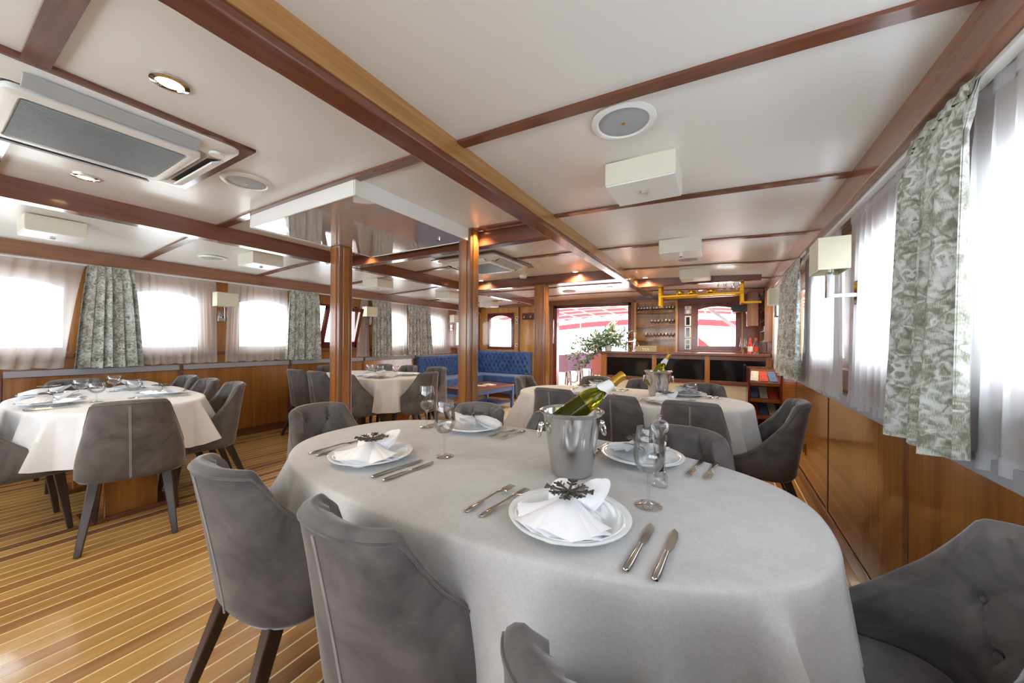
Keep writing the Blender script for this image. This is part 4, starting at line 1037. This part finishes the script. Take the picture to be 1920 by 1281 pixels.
for i, x in enumerate((-.68, -.61)): 
    d = tag(MB().lathe([(0, 0), (.03, 0), (.035, .012), (.0, .006)], 20).build('glass_dish', 'glass_clear', smooth=True), 'small clear dish at the doorway end of the hanging rack', 'dish', 'dishes on the hanging rack'); d.location = (x, yr + .1, 1.8355)
# shelf unit with glasses on the back wall
t = empty('glass_shelf_unit', (0, 0, 0), 0, 'open wooden shelf unit with three shelves of stemware behind the bar', 'shelf unit')
SX0, SX1, SY = -1.42, -.68, YB - .16
MB().box(SX0, SX1, YB - .015, YB - .001, 1.0, 1.98).build('back_board', 'teak_panel_light', t)  # paler wood stands in for light on the shelf back
for x in (SX0, SX1 - .03): MB().box(x, x + .035, SY, YB - .001, .95, 1.985).build('side_board', 'teak_panel_light', t, bevel=.003)  # sides lightened likewise, the light is in the colour
MB().box(SX0, SX1, SY, YB - .001, 1.95, 1.985).build('top_board', 'teak_panel', t, bevel=.003)
for i in range(6): x = SX0 + .06 + i * .115; MB().box(x, x + .003, YB - .0165, YB - .015, 1.0, 1.95).build('board_groove', 'mahogany_z', t)
sg = glass_maker('stem_glass', [(.01, .07), (.024, .08), (.03, .1), (.028, .13)], .069, .03, 'stem glass', 12, 'glass_bright')
for k, (z, n_, x0) in enumerate(((1.735, 12, SX0 + .06), (1.495, 7, SX0 + .3), (1.245, 9, SX0 + .2))):
    MB().box(SX0 + .03, SX1 - .03, SY + .01, YB - .015, z - .02, z).build('shelf', 'mahogany_x', t, bevel=.002)
    MB().box(SX0 + .03, SX1 - .03, SY + .004, SY + .012, z + .02, z + .035).build('guard_rail', 'teak_x', t)
    for i in range(n_):
        sg((lerp(x0, SX1 - .08, i / (n_ - 1)), SY + .07 + .02 * (i % 2), z + .0005), 0, 'small stem glass in the row on the %s shelf behind the bar' % ['top', 'middle', 'bottom'][k], 'stem glasses, %s shelf' % ['top', 'middle', 'bottom'][k])
trim(MB().box(-1.5, -1.425, YB - .05, YB, 0, 2.0), 'cherry_z', bevel=.004)
trim(MB().box(-.68, -.44, YB - .03, YB, .95, 1.985), 'mahogany_z', bevel=.004)
trim(MB().box(-.72, .40, YB - .06, YB, 1.90, 1.985), 'mahogany_x', bevel=.004)
trim(MB().box(.30, XR, YB - .05, YB, 0, 2.0), 'mahogany_z', bevel=.004)
trim(MB().box(-.68, .5, YB - .08, YB, .98, 1.06), 'mahogany_x', bevel=.004)
# control panels on the post behind the bar
for i, (z0, z1, fr, sc, l) in enumerate(((1.93, 1.985, 'white_plastic', None, 'small white wall socket above the control panels'), (1.80, 1.855, 'white_plastic', None, 'small white vent switch above the dark displays'), (1.715, 1.795, 'grey_plastic', None, 'grey square control plate above the dark displays'),
        (1.50, 1.68, 'white_plastic', 1, 'tall white-framed dark control display, topmost of three'), (1.29, 1.485, 'white_plastic', 1, 'tall white-framed dark control display, middle of three'), (1.085, 1.275, 'white_plastic', 2, 'white-framed control display with two dark fields, lowest'))):
    t = empty('control_panel', (-.52, YB - .03, 0), 0, l, 'control panel', 'control panels behind the bar')
    MB().box(-.05, .05, -.018, .0, z0, z1).build('frame', fr, t, bevel=.003)
    if sc == 1: MB().box(-.028, .028, -.022, -.017, z0 + .02, z1 - .02).build('display', 'black_gloss', t)
    elif sc == 2:
        zm = (z0 + z1) / 2; MB().box(-.028, .028, -.022, -.017, z0 + .018, zm - .012).build('display', 'black_gloss', t); MB().box(-.028, .028, -.022, -.017, zm + .008, z1 - .018).build('display', 'black_gloss', t)
    else: MB().box(-.025, .025, -.022, -.017, z0 + .012, z1 - .012).build('cover', 'grey_plastic' if fr == 'white_plastic' else 'white_plastic', t, bevel=.002)
# black hanging unit, wall cabinet, wall shelf by the panelled wall
t = empty('printer_unit', (.27, 6.45, 1.68), 0, 'black box unit hung beside the bar window', 'printer')
MB().box(-.13, .1, -.08, .14, 0, .1).build('housing', 'matt_black', t, bevel=.006); MB().box(-.15, -.12, -.06, .1, .02, .08).build('front_tray', 'black_gloss', t, bevel=.003); MB().box(.06, .16, -.03, .03, .03, .07).build('wall_bracket', 'matt_black', t)
t = empty('wall_cabinet', (.36, 6.32, 1.45), 0, 'narrow wooden wall cabinet beside the bar window', 'cabinet')
MB().box(-.035, .09, -.14, .16, 0, .5).build('body', 'cherry_z', t, bevel=.004); MB().box(-.042, -.034, -.13, .15, .01, .49).build('door', 'mahogany_z', t, bevel=.002); MB().box(-.05, -.04, .1, .12, .2, .26).build('handle', 'chrome', t)
t = empty('spice_shelf', (.50, 6.1, 1.22), 0, 'tall narrow wooden shelf of jars on the panelled wall behind the bar', 'shelf')
MB().box(.10, .115, -.2, .45, 0, .74).build('back_board', 'teak_panel', t)
for y in (-.2, .43): MB().box(.0, .11, y, y + .02, 0, .76).build('side_board', 'cherry_z', t)
for i in range(6): MB().box(.0, .11, -.18, .43, i * .145, i * .145 + .015).build('shelf', 'cherry_y', t)
for i in range(3):
    for q in range(4):
        j = empty('jar', (.55, 5.99 + q * .11, 1.2355 + i * .145), 0, 'small glass jar on the narrow shelf behind the bar', 'jar', 'jars on the narrow shelf')
        MB().lathe([(0, 0), (.025, 0), (.025, .07), (.02, .08), (0, .08)], 12).build('body', 'glass_clear' if (i + q) % 2 else 'label_paper', j, smooth=True); MB().lathe([(.021, .075), (.021, .095), (0, .095)], 12).build('lid', 'matt_black' if q % 2 else 'white_plastic', j)
# magazine rack between bar and panelled wall
t = empty('magazine_rack', (.40, 5.50, 0), 0, 'dark wooden rack with sloping shelves of brochures at the bar end', 'rack')
for x in (-.12, .2): MB().box(x, x + .02, -.28, .16, 0, .9).build('side_board', 'red_mahogany', t, bevel=.003)
MB().box(-.1, .2, .14, .16, 0, .9).build('back_board', 'cherry_z', t)
for i in range(4):
    mb = MB(); mb.mx = Matrix.Translation((.05, -.05, .18 + i * .2)) @ Matrix.Rotation(.45, 4, 'X'); mb.box(-.15, .15, -.2, .18, 0, .014); mb.box(-.15, .15, -.212, -.198, 0, .045); mb.build('sloping_shelf', 'cherry_x', t)
    for q in range(3):
        b = MB(); b.mx = Matrix.Translation((.45, 5.45, .18 + i * .2)) @ Matrix.Rotation(.45, 4, 'X') @ Matrix.Translation((-.09 + q * .09, -.02, .0145)) @ Matrix.Rotation(.08 * (q - 1), 4, 'Z'); b.box(-.04, .04, -.12, .12, 0, .012)
        o = b.build('brochure', ['paper_mix', 'paper_red', 'paper_blue'][(i + q) % 3]); tag(o, '%s brochure on shelf %s of the dark rack' % (['pale', 'red', 'blue'][(i + q) % 3], ['at the bottom', 'second from the floor', 'third from the floor', 'at the top'][i]), 'brochure', 'brochures in the rack')
t = empty('wall_socket', (XR - .012, 3.9, .31), 0, 'brass-rimmed socket low on the panelled wall', 'socket')
MB().box(-.008, .0, -.05, .05, -.05, .05).build('plate', 'brass', t, bevel=.003); MB().box(-.011, -.007, -.025, .025, -.035, .035).build('insert', 'matt_black', t, bevel=.003)

# ================================================================== LOUNGE CORNER
sofa = empty('corner_sofa', (0, 0, 0), 0, 'blue velvet corner sofa with deep buttoned back', 'sofa')
SX, SYB = XL + .02, YB - .022
def tufted(mb, fn, L, H, step=.115):
    nu, nv = int(L / .022), int(H / .022)
    def g(u, v):
        a, b = u * L, v * H; i, j = a / step, b / (step * .8)
        d = min(math.hypot((i - ii) * step, (j - jj) * step * .8) for jj in range(int(j) - 1, int(j) + 3) for ii in [round(i - .5 * (jj % 2)) + .5 * (jj % 2)])
        s1 = abs(((i + j * .5) % 1) - .5); s2 = abs(((i - j * .5) % 1) - .5)
        cr = max(math.exp(-((.5 - s1) / .12) ** 2), math.exp(-((.5 - s2) / .12) ** 2))
        e = sm(min(a, L - a) / .04) * sm(min(b, H - b) / .04)
        return fn(a, b, e * (.065 - .034 * cr - .045 * math.exp(-(d / .024) ** 2)))
    mb.grid(g, nu, nv)
LB = -3.62 - SX
mb = MB(); tufted(mb, lambda a, b, d: (SX + a, SYB - .10 - d + .05 * b, .44 + b), LB, .53); mb.build('tufted_back', 'blue_velvet', sofa, smooth=80)
mb = MB(); tufted(mb, lambda a, b, d: (SX + .10 + d - .05 * b, 5.05 + a, .44 + b), SYB - 5.05, .45); mb.build('tufted_back', 'blue_velvet', sofa, smooth=80)
MB().box(SX, SX + LB, SYB - .09, SYB, .02, .972).build('back_frame', 'blue_velvet', sofa, bevel=.012)
MB().box(SX, SX + .09, 5.05, SYB, .02, .892).build('back_frame', 'blue_velvet', sofa, bevel=.012)
MB().box(SX + .1, SX + LB, SYB - .66, SYB - .1, .32, .47).build('seat_cushion', 'blue_velvet', sofa, bevel=.03, seg=4)
MB().box(SX + .1, SX + .66, 5.05, SYB - .67, .32, .47).build('seat_cushion', 'blue_velvet', sofa, bevel=.03, seg=4)
MB().box(SX + .1, SX + LB, SYB - .64, SYB - .1, .1, .32).build('seat_base', 'blue_velvet', sofa, bevel=.006)
MB().box(SX + .1, SX + .64, 5.05, SYB - .66, .1, .32).build('seat_base', 'blue_velvet', sofa, bevel=.006)
MB().box(SX + .1, SX + LB, SYB - .6, SYB - .1, .0, .1).build('plinth', 'mahogany_x', sofa); MB().box(SX + .1, SX + .6, 5.05, SYB - .6, 0, .1).build('plinth', 'mahogany_y', sofa)
t = empty('coffee_table', (-3.6, 5.05, .0125), -.12, 'low coffee table with brown top and blue painted frame before the sofa', 'coffee table')
MB().box(-.33, .33, -.56, .56, .395, .425).build('tabletop', 'cherry_y', t, bevel=.004)
for n_, b_ in (('x', (-.32, .32, -.55, -.53)), ('x', (-.32, .32, .53, .55)), ('y', (-.32, -.3, -.55, .55)), ('y', (.3, .32, -.55, .55))): MB().box(*b_, .32, .395).build('apron', 'blue_paint', t)
for x in (-.3, .3):
    for y in (-.53, .53): MB().box(x - .025, x + .025, y - .025, y + .025, 0, .395).build('leg', 'blue_paint', t, bevel=.003)
MB().box(-.3, .3, -.52, .52, .1, .12).build('lower_shelf', 'blue_paint', t)
t = empty('flower_pot', (-3.58, 4.72, .4385), 0, 'small pot of yellow flowers on the coffee table', 'flower pot')
MB().lathe([(0, 0), (.035, 0), (.045, .06), (.04, .06), (0, .05)], 18).build('pot', 'petal_white', t, smooth=True)
mb = MB()
for i in range(60): leaf(mb, Vector((r.gauss(0, .015), r.gauss(0, .015), .05)), Vector((r.gauss(0, .6), r.gauss(0, .6), 1)), .012, r.uniform(.05, .1))
mb.build('foliage', 'leaf_dark', t)
for i in range(9):
    a, q = r.uniform(0, 6.28), r.uniform(.02, .07); MB().lathe([(0, -.012), (.014, -.006), (.018, .004), (.006, .012), (0, .012)], 9, (q * math.cos(a), q * math.sin(a), r.uniform(.05, .13))).build('blossom', 'yellow_flower', t, smooth=True)
for i, (x, y, a) in enumerate(((-3.55, 5.0, .3), (-3.5, 5.2, -.2))):
    o = MB().box(-.1, .1, -.07, .07, 0, .006 + .004 * i).build('magazine', 'paper_mix', bevel=.001); o.location = (x, y, .4385); o.rotation_euler.z = a
    tag(o, ['open magazine on the coffee table next to the flower pot', 'magazine on the coffee table towards the back wall'][i], 'magazine', 'magazines on the coffee table')
# rug
mb = MB(); mb.box(-4.0, -2.75, 4.3, 6.1, 0.0005, .012); rug = mb.build('rug', 'rug_fluff'); tag(rug, 'pale shaggy rug under the coffee table', 'rug')
mb = MB()
for i in range(5000):
    x, y = r.uniform(-4.0, -2.75), r.uniform(4.3, 6.1); d = Vector((r.gauss(0, .4), r.gauss(0, .4), 1)).normalized() * r.uniform(.03, .05); q = Vector((r.uniform(-.006, .006), r.uniform(-.006, .006), 0))
    mb.add([(x, y, .01), Vector((x, y, .01)) + q, Vector((x, y, .01)) + d], [(0, 1, 2)])
tag(mb.build('rug_pile', 'rug_fluff', rug), kind='stuff')
# back wall fittings
t = empty('coat_hook_board', (-3.73, YB - .001, 1.69), 0, 'wooden coat hook board with two chrome hooks on the back wall', 'coat hooks')
MB().box(-.16, .16, -.022, 0, 0, .15).build('board', 'mahogany_x', t, bevel=.008)
for x in (-.08, .08): MB().tube([(x, -.022, .12), (x, -.05, .1), (x, -.055, .05), (x, -.075, .045), (x, -.08, .075)], .007, 8).build('hook', 'chrome', t, smooth=True)
for z, l in ((1.74, 'white switch beside the back window, upper one'), (1.645, 'white switch beside the back window, lower one'), (1.12, 'small dark socket beside the back window')):
    t = empty('wall_switch', (-4.035, YB - .001, z), 0, l, 'switch', 'switches by the back window'); MB().box(-.035, .035, -.01, 0, -.035, .035).build('plate', 'switch_white', t, bevel=.003); MB().box(-.018, .018, -.014, -.008, -.018, .018).build('rocker', 'matt_black', t, bevel=.002)
trim(MB().box(-4.0, -3.96, YB - .02, YB, .95, 2.0), 'mahogany_z', bevel=.004)

# ================================================================== AFT DECK OUTSIDE
struct(MB().box(-7, 2, YB + .1, 14.5, -.12, -.04).build('floor_deck', 'deck_wood'))
aw = empty('awning', (0, 0, 0), 0, 'red striped awning over the open aft deck', 'awning')
NA = 12
for i in range(NA):
    x0, x1 = lerp(-6.5, 1.6, i / NA), lerp(-6.5, 1.6, (i + 1) / NA)
    mb = MB(); mb.grid(lambda u, v: (lerp(x0, x1, u) , lerp(YB + .3, 13.0, v), 2.28 - .035 * (lerp(x0, x1, u) + 2.3) ** 2 * .5 + .03 * math.sin(PI * u) - .12 * v * v), 4, 6); mb.build('canvas_strip', 'awning_red', aw, smooth=True)
for i in range(NA + 1):
    x = lerp(-6.5, 1.6, i / NA); MB().tube([(x, lerp(YB + .3, 13, q / 6), 2.26 - .0175 * (x + 2.3) ** 2 - .12 * (q / 6) ** 2) for q in range(7)], .018, 6).build('rib', 'rail_white', aw)
for y in (7.9, 8.4, 8.9, 9.5, 10.2, 11.0, 11.9, 12.9): MB().tube([(x, y, 2.21 - .0175 * (x + 2.3) ** 2 - .12 * ((y - YB - .3) / 5.6) ** 2) for x in [lerp(-6.5, 1.6, q / 10) for q in range(11)]], .02, 6).build('cross_hoop', 'rail_white', aw)
mb = MB(); mb.grid(lambda u, v: (lerp(-6.5, 1.6, u), 13.0 + .02 * math.sin(u * 40), lerp(2.02, 1.82, v) - .0175 * (lerp(-6.5, 1.6, u) + 2.3) ** 2), 60, 2); mb.build('valance', 'awning_red', aw, smooth=True)
for x in (-6.4, -4.6, -2.8, -1.0, 1.4): MB().tube([(x, 12.95, -.04), (x, 12.95, 2.08 - .0175 * (x + 2.3) ** 2)], .022, 8).build('support_pole', 'rail_white', aw, smooth=True)
rl = empty('deck_railing', (0, 0, 0), 0, 'white railing around the stern of the deck', 'railing')
for z in (.5, .92): MB().tube([(-6.6, YB + .5, z), (-6.6, 12, z), (-5.6, 13.3, z), (.8, 13.3, z), (1.7, 12, z), (1.7, YB + .5, z)], .02 if z < .9 else .03, 8).build('rail', 'rail_white', rl, smooth=True)
for x in [-5.4 + i * .75 for i in range(9)]: MB().tube([(x, 13.3, -.04), (x, 13.3, .92)], .014, 6).build('baluster', 'rail_white', rl)
def deck_chair(m1='wicker_weave'):
    def fn():
        t = empty('deck_chair', cat='chair')
        def bk(u, v): return (lerp(-.22, .22, u), -.2 - .11 * v ** 1.4 - .03 * math.cos((u - .5) * PI), .42 + .46 * v)
        mb = MB(); mb.grid(bk, 8, 8); mb.build('woven_back', m1, t, smooth=True, solid=.025)
        MB().box(-.22, .22, -.22, .22, .4, .45).build('woven_seat', m1, t, bevel=.01)
        for x in (-.2, .2):
            for y in (-.2, .2): MB().bar((x, y, .4), (x * 1.08, y * 1.1, 0), .03, .03, (0, 1, 0)).build('leg', 'matt_black', t)
        return t
    return Maker(fn)
dc = deck_chair(); dcb = deck_chair('wicker_brown')
for x, y, rz, l in ((-3.9, 9.45, .15, 'lilac-grey woven deck chair closest to the doorway frame'), (-3.75, 10.05, .15, 'lilac-grey woven deck chair second from the doorway frame'), (-3.75, 11.1, .1, 'lilac-grey woven deck chair farther out on the deck'), (-3.6, 11.75, .1, 'lilac-grey woven deck chair farthest out on the deck')): dc((x, y, -.04), rz, l, 'woven deck chairs')
dcb((-2.65, 9.2, -.04), 0, 'brown woven deck chair behind the flowers', 'woven deck chairs')
t = empty('deck_table', (-2.9, 11.4, -.04), 0, 'orange wooden table out on the deck', 'table')
MB().box(-.3, .9, -.9, .9, .70, .74).build('tabletop', 'orange_wood', t, bevel=.005)
for x in (-.2, .8):
    for y in (-.8, .8): MB().box(x - .04, x + .04, y - .04, y + .04, 0, .7).build('leg', 'orange_wood', t)
tag(MB().bar((-.45, 8.4, 2.1), (.62, 8.6, 1.2), .07, .06).build('diagonal_spar', 'slat_grey'), 'diagonal grey spar outside the bar window', 'spar')
t = MB(); t.add([(-.7, 9.2, .9), (.02, 9.2, .9), (-.6, 9.2, 1.45), (-.7, 9.5, .9), (.02, 9.5, .9), (-.6, 9.5, 1.45)], [(0, 1, 2), (3, 5, 4), (0, 3, 4, 1), (1, 4, 5, 2), (2, 5, 3, 0)])
tag(t.build('folded_canvas', 'sky_red'), 'dark red folded canvas cover outside the bar window', 'cover')
